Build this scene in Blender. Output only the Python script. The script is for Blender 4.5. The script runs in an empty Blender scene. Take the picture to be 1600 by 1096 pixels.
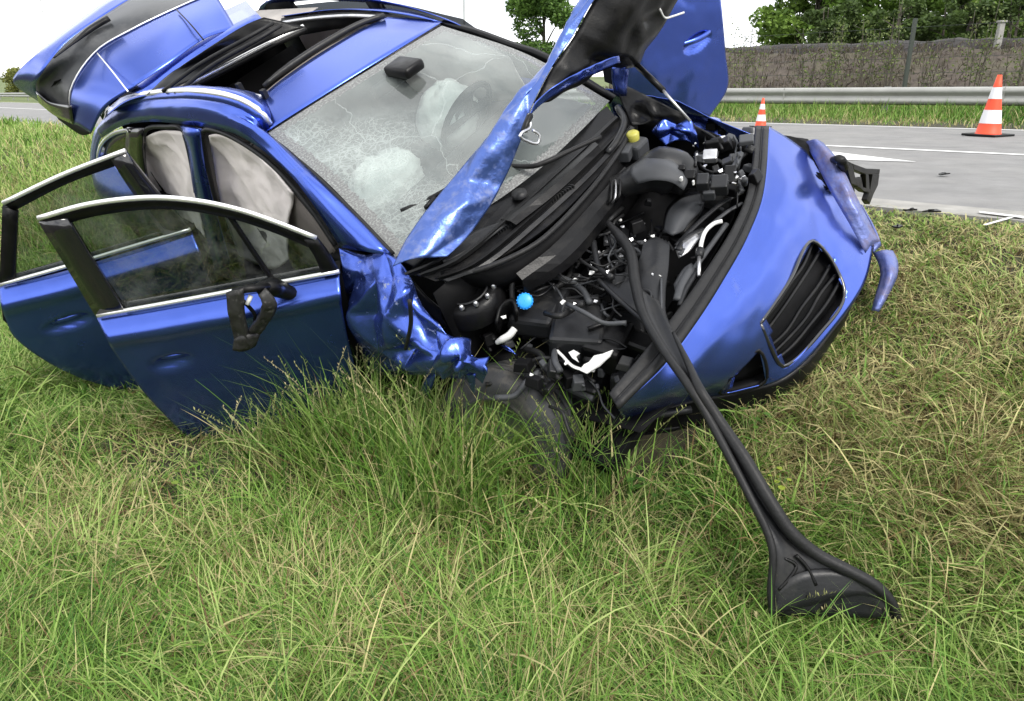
import bpy, bmesh, math, random
import numpy as np
from mathutils import Vector, Matrix, noise

random.seed(7)
RNG = np.random.default_rng(11)
scene = bpy.context.scene
col = scene.collection
RAD = math.radians

# ------------------------------------------------------------------ camera
CAM_H = 1.70
F = 1200.0                                   # focal length in pixels of the 1600 px wide photograph
PITCH = math.atan(430.0 / F)
cam_d = bpy.data.cameras.new('camera')
cam = bpy.data.objects.new('camera', cam_d)
col.objects.link(cam)
cam.location = (0, 0, CAM_H)
cam.rotation_euler = (math.pi / 2 - PITCH, 0, 0)
cam_d.sensor_width = 36.0
cam_d.lens = F / 1600 * 36
cam_d.clip_end = 2000
cam_d.clip_start = 0.05
scene.camera = cam

# ------------------------------------------------------------------ overcast daylight
SUN_EL, SUN_AZ = RAD(46), RAD(150)           # behind the camera, through thin cloud
w = bpy.data.worlds.new('World')
scene.world = w
w.use_nodes = True
wn, wl = w.node_tree.nodes, w.node_tree.links
wn.clear()
sky = wn.new('ShaderNodeTexSky')
sky.sky_type = 'NISHITA'
sky.sun_disc = False
sky.sun_elevation = SUN_EL
sky.sun_rotation = SUN_AZ
sky.air_density = 1.2
sky.dust_density = 3.0
b1 = wn.new('ShaderNodeMixRGB'); b1.blend_type = 'MULTIPLY'; b1.inputs[0].default_value = 1
b1.inputs[2].default_value = (0.1, 0.1, 0.1, 1)
wl.new(sky.outputs[0], b1.inputs[1])
tc = wn.new('ShaderNodeTexCoord')
mp = wn.new('ShaderNodeMapping'); mp.inputs['Scale'].default_value = (1, 1, 2.5)
ns = wn.new('ShaderNodeTexNoise'); ns.inputs['Scale'].default_value = 2.6; ns.inputs['Detail'].default_value = 6
wl.new(tc.outputs['Generated'], mp.inputs[0]); wl.new(mp.outputs[0], ns.inputs['Vector'])
cr = wn.new('ShaderNodeValToRGB')
cr.color_ramp.elements[0].position = .30; cr.color_ramp.elements[0].color = (.33, .37, .44, 1)
cr.color_ramp.elements[1].position = .60; cr.color_ramp.elements[1].color = (1.20, 1.20, 1.20, 1)
wl.new(ns.outputs['Fac'], cr.inputs[0])
mx = wn.new('ShaderNodeMixRGB'); mx.inputs[0].default_value = .94
wl.new(b1.outputs[0], mx.inputs[1]); wl.new(cr.outputs[0], mx.inputs[2])
bg = wn.new('ShaderNodeBackground'); bg.inputs['Strength'].default_value = 1.0
wl.new(mx.outputs[0], bg.inputs[0])
wo = wn.new('ShaderNodeOutputWorld'); wl.new(bg.outputs[0], wo.inputs[0])

sun_d = bpy.data.lights.new('sun', 'SUN')
sun = bpy.data.objects.new('sun', sun_d)
col.objects.link(sun)
sun_d.energy = 1.5
sun_d.angle = RAD(20)
sun_d.color = (1, .96, .90)
sdir = Vector((math.cos(SUN_EL) * math.sin(SUN_AZ), math.cos(SUN_EL) * math.cos(SUN_AZ), math.sin(SUN_EL)))
sun.rotation_euler = sdir.to_track_quat('Z', 'Y').to_euler()
scene.view_settings.view_transform = 'Standard'
scene.view_settings.look = 'None'
scene.view_settings.exposure = 1.2
scene.view_settings.gamma = 1

# ------------------------------------------------------------------ materials
MATS = {}


def principled(name, base, rough=.5, metal=0., coat=0., coat_rough=.03, spec=.5, bump=0, bump_scale=40,
               var=0., var_scale=6, dirt=None, dirt_scale=5, dirt_pos=(.5, .62)):
    m = bpy.data.materials.new(name)
    m.use_nodes = True
    n, l = m.node_tree.nodes, m.node_tree.links
    p = n['Principled BSDF']
    p.inputs['Base Color'].default_value = (*base, 1)
    p.inputs['Roughness'].default_value = rough
    p.inputs['Metallic'].default_value = metal
    p.inputs['Coat Weight'].default_value = coat
    p.inputs['Coat Roughness'].default_value = coat_rough
    p.inputs['Specular IOR Level'].default_value = spec
    t = n.new('ShaderNodeTexCoord')
    src = None
    if var:
        a = n.new('ShaderNodeTexNoise'); a.inputs['Scale'].default_value = var_scale
        a.inputs['Detail'].default_value = 8; a.inputs['Roughness'].default_value = .65
        l.new(t.outputs['Object'], a.inputs['Vector'])
        r = n.new('ShaderNodeValToRGB')
        r.color_ramp.elements[0].position = .3; r.color_ramp.elements[1].position = .7
        r.color_ramp.elements[0].color = (*[c * (1 - var) for c in base], 1)
        r.color_ramp.elements[1].color = (*[min(1, c * (1 + var)) for c in base], 1)
        l.new(a.outputs['Fac'], r.inputs[0])
        src = r.outputs[0]
        l.new(src, p.inputs['Base Color'])
    if dirt:
        a = n.new('ShaderNodeTexNoise'); a.inputs['Scale'].default_value = dirt_scale
        a.inputs['Detail'].default_value = 10; a.inputs['Roughness'].default_value = .7
        l.new(t.outputs['Object'], a.inputs['Vector'])
        r = n.new('ShaderNodeMapRange')
        r.inputs['From Min'].default_value = dirt_pos[0]; r.inputs['From Max'].default_value = dirt_pos[1]
        r.inputs['To Max'].default_value = .8
        l.new(a.outputs['Fac'], r.inputs[0])
        mm = n.new('ShaderNodeMixRGB'); mm.inputs[1].default_value = (*base, 1); mm.inputs[2].default_value = (*dirt, 1)
        if src: l.new(src, mm.inputs[1])
        l.new(r.outputs[0], mm.inputs[0])
        l.new(mm.outputs[0], p.inputs['Base Color'])
        rr = n.new('ShaderNodeMapRange'); rr.inputs['To Min'].default_value = rough; rr.inputs['To Max'].default_value = .8
        l.new(r.outputs[0], rr.inputs[0]); l.new(rr.outputs[0], p.inputs['Roughness'])
        if metal:
            rm = n.new('ShaderNodeMapRange'); rm.inputs['To Min'].default_value = metal; rm.inputs['To Max'].default_value = 0
            l.new(r.outputs[0], rm.inputs[0]); l.new(rm.outputs[0], p.inputs['Metallic'])
    if bump:
        a = n.new('ShaderNodeTexNoise'); a.inputs['Scale'].default_value = bump_scale; a.inputs['Detail'].default_value = 5
        l.new(t.outputs['Object'], a.inputs['Vector'])
        bb = n.new('ShaderNodeBump'); bb.inputs['Strength'].default_value = bump; bb.inputs['Distance'].default_value = .02
        l.new(a.outputs['Fac'], bb.inputs['Height']); l.new(bb.outputs[0], p.inputs['Normal'])
    MATS[name] = m
    return m


paint = principled('blue_metallic_paint', (.064, .114, .45), .27, .92, .20, .05, dirt=(.10, .11, .13), dirt_scale=4, dirt_pos=(.62, .9))
paint_scuffed = principled('scuffed_blue_paint', (.060, .110, .34), .34, .70, .25, .08, dirt=(.17, .19, .28), dirt_scale=17, dirt_pos=(.52, .72), bump=.3, bump_scale=22)
paint_dented = principled('dented_blue_paint', (.064, .114, .45), .26, .90, .20, .06, dirt=(.26, .28, .31), dirt_scale=24, dirt_pos=(.615, .66), bump=.12, bump_scale=18)
paint_purple = principled('scraped_paint', (.11, .14, .34), .42, .6, .2, .2, dirt=(.10, .08, .13), dirt_scale=12, dirt_pos=(.45, .62), bump=.3, bump_scale=30)
black = principled('black_plastic', (.0045, .0045, .005), .34, spec=.20, dirt=(.020, .019, .0175), dirt_scale=7, dirt_pos=(.50, .85), var=.4, var_scale=9, bump=.06, bump_scale=120)
black_gloss = principled('gloss_black_trim', (.008, .008, .010), .14, coat=.6)
rubber = principled('rubber_seal', (.012, .012, .0125), .48, spec=.22, var=.25, var_scale=20, bump=.1, bump_scale=60)
matt_black = principled('matt_black_plastic', (.004, .004, .0045), .6, spec=.12, var=.5, var_scale=8)  # matt near-black plastic for the bay, cabin and other inner parts
grey_plastic = principled('grey_plastic', (.013, .0135, .015), .38, spec=.26, dirt=(.040, .038, .034), dirt_scale=6, dirt_pos=(.50, .85), var=.25, var_scale=8, bump=.06, bump_scale=90)
duct_grey = principled('grey_duct', (.045, .047, .051), .5, spec=.25, var=.2, var_scale=5)
chrome = principled('satin_chrome', (.84, .84, .82), .34, .75)
alu = principled('bare_metal', (.55, .55, .56), .35, .9, var=.25, var_scale=20)
white_pl = principled('white_plastic', (.56, .56, .545), .45, var=.08)
airbag = principled('airbag_cloth', (.84, .77, .73), .85, var=.10, var_scale=5, bump=.2, bump_scale=25)
beige = principled('beige_trim', (.14, .122, .108), .75, var=.12)
dark_cloth = principled('dark_upholstery', (.030, .028, .028), .85, bump=.2, bump_scale=60)
headliner = principled('headliner', (.30, .28, .26), .9, var=.2)
mirror_m = principled('scuffed_mirror_plastic', (.020, .0195, .019), .5, spec=.3, var=.4, var_scale=25, dirt=(.12, .115, .11), dirt_scale=34, dirt_pos=(.57, .70))
blue_cap_m = principled('bright_blue_plastic', (.02, .28, .80), .4)
red_pl = principled('red_plastic', (.50, .02, .02), .4)
yellow_pl = principled('yellow_green_plastic', (.36, .34, .06), .45)
tyre_m = principled('tyre_rubber', (.036, .037, .039), .75, spec=.25, var=.25, var_scale=8, dirt=(.09, .084, .072), dirt_scale=6)


def schlick(n, l, f0):
    """reflectance of a pane that is the same from both of its faces"""
    g = n.new('ShaderNodeNewGeometry')
    d = n.new('ShaderNodeVectorMath'); d.operation = 'DOT_PRODUCT'
    l.new(g.outputs['Normal'], d.inputs[0]); l.new(g.outputs['Incoming'], d.inputs[1])
    a = n.new('ShaderNodeMath'); a.operation = 'ABSOLUTE'; l.new(d.outputs['Value'], a.inputs[0])
    b = n.new('ShaderNodeMath'); b.operation = 'SUBTRACT'; b.inputs[0].default_value = 1; l.new(a.outputs[0], b.inputs[1])
    p = n.new('ShaderNodeMath'); p.operation = 'POWER'; p.inputs[1].default_value = 5; l.new(b.outputs[0], p.inputs[0])
    m = n.new('ShaderNodeMath'); m.operation = 'MULTIPLY_ADD'; m.inputs[1].default_value = 1 - f0; m.inputs[2].default_value = f0
    l.new(p.outputs[0], m.inputs[0])
    return m


def glass_mat(name, tint, dust=.0, gloss_col=(1, 1, 1), ior=1.5):
    m = bpy.data.materials.new(name); m.use_nodes = True
    n, l = m.node_tree.nodes, m.node_tree.links
    n.clear()
    tr = n.new('ShaderNodeBsdfTransparent'); tr.inputs[0].default_value = (*tint, 1)
    gl = n.new('ShaderNodeBsdfGlossy'); gl.inputs['Roughness'].default_value = .03; gl.inputs[0].default_value = (*gloss_col, 1)
    fr = schlick(n, l, ((ior - 1) / (ior + 1)) ** 2 * 1.8)
    ms = n.new('ShaderNodeMixShader')
    l.new(fr.outputs[0], ms.inputs[0]); l.new(tr.outputs[0], ms.inputs[1]); l.new(gl.outputs[0], ms.inputs[2])
    o = n.new('ShaderNodeOutputMaterial')
    df = n.new('ShaderNodeBsdfDiffuse'); df.inputs[0].default_value = (.33, .345, .33, 1)
    m2 = n.new('ShaderNodeMixShader')
    t = n.new('ShaderNodeTexCoord')
    a = n.new('ShaderNodeTexNoise'); a.inputs['Scale'].default_value = 7; a.inputs['Detail'].default_value = 8; a.inputs['Roughness'].default_value = .7
    l.new(t.outputs['Object'], a.inputs['Vector'])
    r = n.new('ShaderNodeMapRange'); r.inputs['From Min'].default_value = .42; r.inputs['From Max'].default_value = .8
    r.inputs['To Max'].default_value = dust
    l.new(a.outputs['Fac'], r.inputs[0])
    l.new(r.outputs[0], m2.inputs[0]); l.new(ms.outputs[0], m2.inputs[1]); l.new(df.outputs[0], m2.inputs[2])
    l.new(m2.outputs[0], o.inputs[0])
    return m


side_glass = glass_mat('tinted_side_glass', (.36, .41, .39), .26, ior=1.55)
dark_glass = glass_mat('dark_privacy_glass', (.05, .055, .06), .12)
smoke_rear = principled('dark_rear_glass', (.026, .028, .031), .32, spec=.35, coat=.15, coat_rough=.12, dirt=(.16, .16, .16), dirt_scale=3, dirt_pos=(.4, .9))


def windscreen_mat():
    m = bpy.data.materials.new('crazed_windscreen'); m.use_nodes = True
    n, l = m.node_tree.nodes, m.node_tree.links
    n.clear()
    N = n.new
    uv = N('ShaderNodeTexCoord')

    def math_(op, a, b=None, c=None):
        q = N('ShaderNodeMath'); q.operation = op
        for i, x in enumerate((a, b, c)):
            if x is None: continue
            if isinstance(x, (int, float)): q.inputs[i].default_value = x
            else: l.new(x, q.inputs[i])
        return q.outputs[0]

    wob = N('ShaderNodeTexNoise'); wob.inputs['Scale'].default_value = 6; wob.inputs['Detail'].default_value = 4
    l.new(uv.outputs['UV'], wob.inputs['Vector'])
    vm = N('ShaderNodeVectorMath'); vm.operation = 'MULTIPLY_ADD'
    vm.inputs[1].default_value = (.12, .12, .12)
    l.new(wob.outputs['Color'], vm.inputs[0]); l.new(uv.outputs['UV'], vm.inputs[2])

    def cracks(scale, width):
        v = N('ShaderNodeTexVoronoi'); v.feature = 'DISTANCE_TO_EDGE'; v.inputs['Scale'].default_value = scale
        l.new(vm.outputs[0], v.inputs['Vector'])
        r = N('ShaderNodeMapRange'); r.inputs['From Min'].default_value = 0; r.inputs['From Max'].default_value = width
        r.inputs['To Min'].default_value = 1; r.inputs['To Max'].default_value = 0
        l.new(v.outputs['Distance'], r.inputs[0])
        return r.outputs[0]

    def spot(cx, cy, r0, r1):
        d = N('ShaderNodeVectorMath'); d.operation = 'DISTANCE'; d.inputs[1].default_value = (cx, cy, 0)
        l.new(vm.outputs[0], d.inputs[0])
        r = N('ShaderNodeMapRange'); r.inputs['From Min'].default_value = r0; r.inputs['From Max'].default_value = r1
        r.inputs['To Min'].default_value = 1; r.inputs['To Max'].default_value = 0
        l.new(d.outputs['Value'], r.inputs[0])
        return r.outputs[0]

    near = math_('MAXIMUM', spot(.22, .66, .02, .30), spot(.10, .92, .02, .24))
    near = math_('MAXIMUM', near, math_('MULTIPLY', spot(.20, .20, .02, .30), .9))
    fine = math_('MULTIPLY', math_('MULTIPLY', cracks(46, .09), near), .8)
    mid = math_('MULTIPLY', cracks(13, .035), math_('MULTIPLY', near, .8))
    big = math_('MULTIPLY', cracks(2.6, .007), .6)
    # fine streaks that run up the glass
    st = N('ShaderNodeTexNoise'); st.inputs['Scale'].default_value = 1; st.inputs['Detail'].default_value = 7
    mpp = N('ShaderNodeMapping'); mpp.inputs['Scale'].default_value = (70, 3.5, 1); mpp.inputs['Rotation'].default_value = (0, 0, .35)
    l.new(vm.outputs[0], mpp.inputs[0]); l.new(mpp.outputs[0], st.inputs['Vector'])
    sr = N('ShaderNodeMapRange'); sr.inputs['From Min'].default_value = .54; sr.inputs['From Max'].default_value = .75
    l.new(st.outputs['Fac'], sr.inputs[0])
    streak = math_('MULTIPLY', sr.outputs[0], math_('MULTIPLY', near, .55))
    tot = math_('MAXIMUM', math_('MAXIMUM', fine, mid), math_('MAXIMUM', big, streak))
    tot = math_('MULTIPLY_ADD', near, .38, tot)
    hz = N('ShaderNodeTexNoise'); hz.inputs['Scale'].default_value = 2.2; hz.inputs['Detail'].default_value = 5
    l.new(uv.outputs['UV'], hz.inputs['Vector'])
    haze_ = math_('MULTIPLY_ADD', tot, .45, math_('MULTIPLY_ADD', hz.outputs['Fac'], .62, -.08))  # whitening from cracks and dust, with sky reflection put into the same colour
    fac = math_('MINIMUM', haze_, .92)
    tr = N('ShaderNodeBsdfTransparent'); tr.inputs[0].default_value = (.68, .73, .71, 1)
    gl = N('ShaderNodeBsdfGlossy'); gl.inputs['Roughness'].default_value = .06
    fr = schlick(n, l, .10)
    ms = N('ShaderNodeMixShader')
    l.new(fr.outputs[0], ms.inputs[0]); l.new(tr.outputs[0], ms.inputs[1]); l.new(gl.outputs[0], ms.inputs[2])
    df = N('ShaderNodeBsdfDiffuse'); df.inputs[0].default_value = (.40, .445, .43, 1)
    m2 = N('ShaderNodeMixShader')
    l.new(fac, m2.inputs[0]); l.new(ms.outputs[0], m2.inputs[1]); l.new(df.outputs[0], m2.inputs[2])
    # printed border of the glass
    sx = N('ShaderNodeSeparateXYZ'); l.new(uv.outputs['UV'], sx.inputs[0])
    edge = math_('MINIMUM', math_('MINIMUM', sx.outputs[0], math_('SUBTRACT', 1, sx.outputs[0])),
                 math_('MINIMUM', math_('MULTIPLY', sx.outputs[1], .9), math_('SUBTRACT', 1.0, sx.outputs[1])))
    nz = N('ShaderNodeTexNoise'); nz.inputs['Scale'].default_value = 60; nz.inputs['Detail'].default_value = 4
    l.new(uv.outputs['UV'], nz.inputs['Vector'])
    bw = math_('MULTIPLY_ADD', nz.outputs['Fac'], .05, .018)
    isb = math_('LESS_THAN', edge, bw)
    bd = N('ShaderNodeBsdfPrincipled'); bd.inputs['Base Color'].default_value = (.07, .07, .07, 1); bd.inputs['Roughness'].default_value = .5
    spk = N('ShaderNodeTexNoise'); spk.inputs['Scale'].default_value = 130; spk.inputs['Detail'].default_value = 3
    l.new(uv.outputs['UV'], spk.inputs['Vector'])
    cr_ = N('ShaderNodeValToRGB'); cr_.color_ramp.elements[0].position = .45; cr_.color_ramp.elements[0].color = (.10, .10, .10, 1)
    cr_.color_ramp.elements[1].position = .72; cr_.color_ramp.elements[1].color = (.28, .29, .28, 1)
    l.new(spk.outputs['Fac'], cr_.inputs[0]); l.new(cr_.outputs[0], bd.inputs['Base Color'])
    m3 = N('ShaderNodeMixShader')
    l.new(math_('MULTIPLY', isb, .85), m3.inputs[0]); l.new(m2.outputs[0], m3.inputs[1]); l.new(bd.outputs[0], m3.inputs[2])
    o = N('ShaderNodeOutputMaterial'); l.new(m3.outputs[0], o.inputs[0])
    return m


screen_m = windscreen_mat()


def attr_leaf(name, trans=.25, rough=.6, spec=.25):
    m = bpy.data.materials.new(name); m.use_nodes = True
    n, l = m.node_tree.nodes, m.node_tree.links
    p = n['Principled BSDF']
    p.inputs['Roughness'].default_value = rough
    p.inputs['Specular IOR Level'].default_value = spec
    a = n.new('ShaderNodeAttribute'); a.attribute_name = 'tint'
    l.new(a.outputs['Color'], p.inputs['Base Color'])
    t = n.new('ShaderNodeBsdfTranslucent'); l.new(a.outputs['Color'], t.inputs[0])
    ms = n.new('ShaderNodeMixShader'); ms.inputs[0].default_value = trans
    l.new(p.outputs[0], ms.inputs[1]); l.new(t.outputs[0], ms.inputs[2])
    l.new(ms.outputs[0], n['Material Output'].inputs[0])
    return m


grass_m = attr_leaf('grass_blades')
leaf_m = attr_leaf('tree_leaves', .30)
bark_m = principled('bark', (.07, .06, .047), .9, var=.35, bump=.5, bump_scale=18)


# ------------------------------------------------------------------ scene helpers
def tag(o, label=None, cat=None, group=None, kind=None):
    if label: o['label'] = label
    if cat: o['category'] = cat
    if group: o['group'] = group
    if kind: o['kind'] = kind
    return o


def empty(name, loc=(0, 0, 0), rz=0):
    o = bpy.data.objects.new(name, None)
    o.empty_display_size = .2
    col.objects.link(o)
    o.location = loc
    o.rotation_euler = (0, 0, rz)
    return o


def make(name, verts, faces, mat, parent=None, smooth=True, uvs=None, thick=0, tint=None):
    me = bpy.data.meshes.new(name)
    me.from_pydata([tuple(v) for v in verts], [], faces)
    if uvs is not None:
        ul = me.uv_layers.new(name='UVMap')
        for lp in me.loops:
            ul.data[lp.index].uv = uvs[lp.vertex_index]
    me.materials.append(mat)
    if smooth:
        me.polygons.foreach_set('use_smooth', [True] * len(me.polygons))
    me.update()
    o = bpy.data.objects.new(name, me)
    col.objects.link(o)
    if parent: o.parent = parent
    if thick:
        s = o.modifiers.new('thickness', 'SOLIDIFY'); s.thickness = thick; s.offset = 0
    return o


def crom(pts, n):
    """resample a polyline smoothly (centripetal-free Catmull-Rom by chord length)"""
    P = [Vector(p) for p in pts]
    if len(P) == 1: return [P[0].copy() for _ in range(n)]
    L = [0]
    for a, b in zip(P, P[1:]): L.append(L[-1] + max((b - a).length, 1e-6))
    T = [x / L[-1] for x in L]
    out = []
    for i in range(n):
        t = i / (n - 1)
        k = 0
        while k < len(P) - 2 and t > T[k + 1]: k += 1
        u = (t - T[k]) / (T[k + 1] - T[k])
        p1, p2 = P[k], P[k + 1]
        d = T[k + 1] - T[k]
        m1 = (p2 - P[k - 1]) * (d / (T[k + 1] - T[k - 1])) if k > 0 else (p2 - p1)
        m2 = (P[k + 2] - p1) * (d / (T[k + 2] - T[k])) if k + 2 < len(P) else (p2 - p1)
        u2, u3 = u * u, u * u * u
        out.append(p1 * (2 * u3 - 3 * u2 + 1) + m1 * (u3 - 2 * u2 + u) + p2 * (3 * u2 - 2 * u3) + m2 * (u3 - u2))
    return out


def grid_of(curves, nu, nv):
    rows = [crom(c, nu) for c in curves]
    g = [[None] * nu for _ in range(nv)]
    for j in range(nu):
        c = crom([r[j] for r in rows], nv)
        for i in range(nv): g[i][j] = c[i]
    return g


def crumple(g, amp, freq, seed=0, ridged=True, fade=True):
    nv, nu = len(g), len(g[0])
    out = [[None] * nu for _ in range(nv)]
    off = Vector((seed * 3.1, seed * 1.7, seed * .9))
    for i in range(nv):
        for j in range(nu):
            p = g[i][j]
            a = g[i][min(j + 1, nu - 1)] - g[i][max(j - 1, 0)]
            b = g[min(i + 1, nv - 1)][j] - g[max(i - 1, 0)][j]
            n_ = a.cross(b)
            n_ = n_.normalized() if n_.length > 1e-9 else Vector((0, 0, 1))
            q = p * freq + off
            v = noise.noise(q) + .5 * noise.noise(q * 2.1) + .25 * noise.noise(q * 4.3)
            if ridged:
                v = abs(noise.noise(q)) * 1.6 + .6 * abs(noise.noise(q * 2.3)) - .7
            f_ = 1.0
            if fade:
                f_ = min(1, 6 * min(i / (nv - 1), 1 - i / (nv - 1), j / (nu - 1), 1 - j / (nu - 1)) + .15)
            out[i][j] = p + n_ * (v * amp * f_)
    return out


def faceted(g, amp, cu, cv, seed, edge=.35):
    """bend a panel into flat facets that meet in sharp creases, as torn sheet metal does"""
    nv, nu = len(g), len(g[0])
    R_ = random.Random(seed)
    h = [[R_.uniform(-1, 1) * (edge if i in (0, cv) or j in (0, cu) else 1) for j in range(cu + 1)] for i in range(cv + 1)]
    jx = [[R_.uniform(-.3, .3) for j in range(cu + 1)] for i in range(cv + 1)]
    out = [[None] * nu for _ in range(nv)]
    for i in range(nv):
        for j in range(nu):
            p = g[i][j]
            a = g[i][min(j + 1, nu - 1)] - g[i][max(j - 1, 0)]
            b = g[min(i + 1, nv - 1)][j] - g[max(i - 1, 0)][j]
            n_ = a.cross(b); n_ = n_.normalized() if n_.length > 1e-9 else Vector((0, 0, 1))
            q = noise.noise_vector(p * 5 + Vector((seed, 0, 0))) * .45
            x = min(max(j / (nu - 1) * cu + q.x, 0), cu - 1e-6); y = min(max(i / (nv - 1) * cv + q.y, 0), cv - 1e-6)
            xi, yi = int(x), int(y); fx, fy = x - xi, y - yi
            if (xi + yi) % 2:
                if fx + fy < 1: v = h[yi][xi] * (1 - fx - fy) + h[yi][xi + 1] * fx + h[yi + 1][xi] * fy
                else: v = h[yi + 1][xi + 1] * (fx + fy - 1) + h[yi][xi + 1] * (1 - fy) + h[yi + 1][xi] * (1 - fx)
            else:
                if fx > fy: v = h[yi][xi] * (1 - fx) + h[yi][xi + 1] * (fx - fy) + h[yi + 1][xi + 1] * fy
                else: v = h[yi][xi] * (1 - fy) + h[yi + 1][xi] * (fy - fx) + h[yi + 1][xi + 1] * fx
            out[i][j] = p + n_ * (v * amp)
    return out


def mesh_grid(name, g, mat, parent, thick=.004, smooth=True, skip=None, kind=None):
    nv, nu = len(g), len(g[0])
    V = [p for r in g for p in r]
    U = [(j / (nu - 1), i / (nv - 1)) for i in range(nv) for j in range(nu)]
    Fc = [(i * nu + j, i * nu + j + 1, (i + 1) * nu + j + 1, (i + 1) * nu + j) for i in range(nv - 1) for j in range(nu - 1)
          if not (skip and skip(j / (nu - 1), i / (nv - 1)))]
    return make(name, V, Fc, mat, parent, smooth, U, thick)


def loft(name, mat, parent, curves, nu=24, nv=10, amp=0, freq=6, seed=0, ridged=True, thick=.004, smooth=True, fade=True, facet=None):
    g = grid_of(curves, nu, nv)
    if amp: g = crumple(g, amp, freq, seed, ridged, fade)
    if facet: g = faceted(g, *facet)
    return mesh_grid(name, g, mat, parent, thick, smooth)


class Geo:
    """collects boxes, tubes and prisms and links them as one mesh"""
    def __init__(self): self.v, self.f = [], []

    def box(self, c, s, R=None, taper=1.0):
        c = Vector(c); b = len(self.v)
        for z in (-1, 1):
            k = taper if z > 0 else 1
            for x, y in ((-1, -1), (1, -1), (1, 1), (-1, 1)):
                p = Vector((x * s[0] / 2 * k, y * s[1] / 2 * k, z * s[2] / 2))
                if R is not None: p = R @ p
                self.v.append(c + p)
        for q in ((3, 2, 1, 0), (4, 5, 6, 7), (0, 1, 5, 4), (1, 2, 6, 5), (2, 3, 7, 6), (3, 0, 4, 7)):
            self.f.append(tuple(b + k for k in q))
        return self

    def tube(self, pts, r, n=8, sub=5, flat=1.0, cap=True):
        m = (len(pts) - 1) * sub + 1 if len(pts) > 2 else 2
        P = crom(pts, m)
        rs = r if isinstance(r, (list, tuple)) else None
        up = Vector((.13, .21, .97))
        b = len(self.v)
        for i, p in enumerate(P):
            d = (P[min(i + 1, m - 1)] - P[max(i - 1, 0)])
            if d.length < 1e-9: d = Vector((0, 0, 1))
            d.normalize()
            x = up - d * up.dot(d)
            if x.length < .1: x = Vector((1, 0, 0)) - d * d.x
            x.normalize(); y = d.cross(x)
            if rs:
                q = i / (m - 1) * (len(rs) - 1); k = min(int(q), len(rs) - 2)
                ra = rs[k] + (rs[k + 1] - rs[k]) * (q - k)
            else: ra = r
            for j in range(n):
                a = 2 * math.pi * j / n
                self.v.append(p + x * (ra * flat * math.cos(a)) + y * (ra * math.sin(a)))
        for i in range(m - 1):
            for j in range(n):
                self.f.append((b + i * n + j, b + i * n + (j + 1) % n, b + (i + 1) * n + (j + 1) % n, b + (i + 1) * n + j))
        if cap:
            self.f.append(tuple(b + j for j in reversed(range(n))))
            self.f.append(tuple(b + (m - 1) * n + j for j in range(n)))
        return self

    def prism(self, poly, d):
        """closed polygon (points) pushed by vector d"""
        b = len(self.v); k = len(poly); d = Vector(d)
        self.v += [Vector(p) for p in poly] + [Vector(p) + d for p in poly]
        self.f.append(tuple(b + i for i in range(k)))
        self.f.append(tuple(b + k + i for i in reversed(range(k))))
        for i in range(k):
            j = (i + 1) % k
            self.f.append((b + j, b + i, b + k + i, b + k + j))
        return self

    def lathe(self, c, axis, prof, n=20):
        """profile [(radius, height)] turned about axis"""
        c = Vector(c); ax = Vector(axis).normalized()
        x = ax.orthogonal().normalized(); y = ax.cross(x)
        b = len(self.v)
        for r, h in prof:
            for j in range(n):
                a = 2 * math.pi * j / n
                self.v.append(c + ax * h + (x * math.cos(a) + y * math.sin(a)) * r)
        for i in range(len(prof) - 1):
            for j in range(n):
                self.f.append((b + i * n + j, b + i * n + (j + 1) % n, b + (i + 1) * n + (j + 1) % n, b + (i + 1) * n + j))
        return self

    def build(self, name, mat, parent=None, smooth=False, bevel=0):
        o = make(name, self.v, self.f, mat, parent, smooth)
        if bevel:
            m = o.modifiers.new('bevel', 'BEVEL'); m.width = bevel; m.segments = 2; m.limit_method = 'ANGLE'
        return o


# ------------------------------------------------------------------ ground shape
RO = np.array([2.70, 4.04]); RA = np.array([-.70, .714]); RB = np.array([.714, .70])   # road edge: origin, along, across


def road_wt(X, Y):
    return (X - RO[0]) * RB[0] + (Y - RO[1]) * RB[1], (X - RO[0]) * RA[0] + (Y - RO[1]) * RA[1]


def road_z(t): return .98 - .016 * t


def RW(w_, t_, h=0.):
    p = RO + RA * t_ + RB * w_
    return Vector((p[0], p[1], road_z(t_) + h))


_WX = [-60, -14, -7, -4.8, -3.2, -2.55, -1.8, -1.1, -.5, -.12, 0.0]
_WZ = [.30, .15, .03, .0, -.05, .04, .40, .70, .90, .955, .965]


def vnoise(x, y, s, seed=0):
    """smooth value noise in numpy"""
    x = np.asarray(x) * s + seed * 17.3; y = np.asarray(y) * s + seed * 9.7
    xi, yi = np.floor(x), np.floor(y); fx, fy = x - xi, y - yi
    fx = fx * fx * (3 - 2 * fx); fy = fy * fy * (3 - 2 * fy)

    def h(a, b): 
        v = np.sin(a * 127.1 + b * 311.7 + seed * 74.7) * 43758.5453
        return v - np.floor(v)
    return (h(xi, yi) * (1 - fx) + h(xi + 1, yi) * fx) * (1 - fy) + (h(xi, yi + 1) * (1 - fx) + h(xi + 1, yi + 1) * fx) * fy


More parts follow.
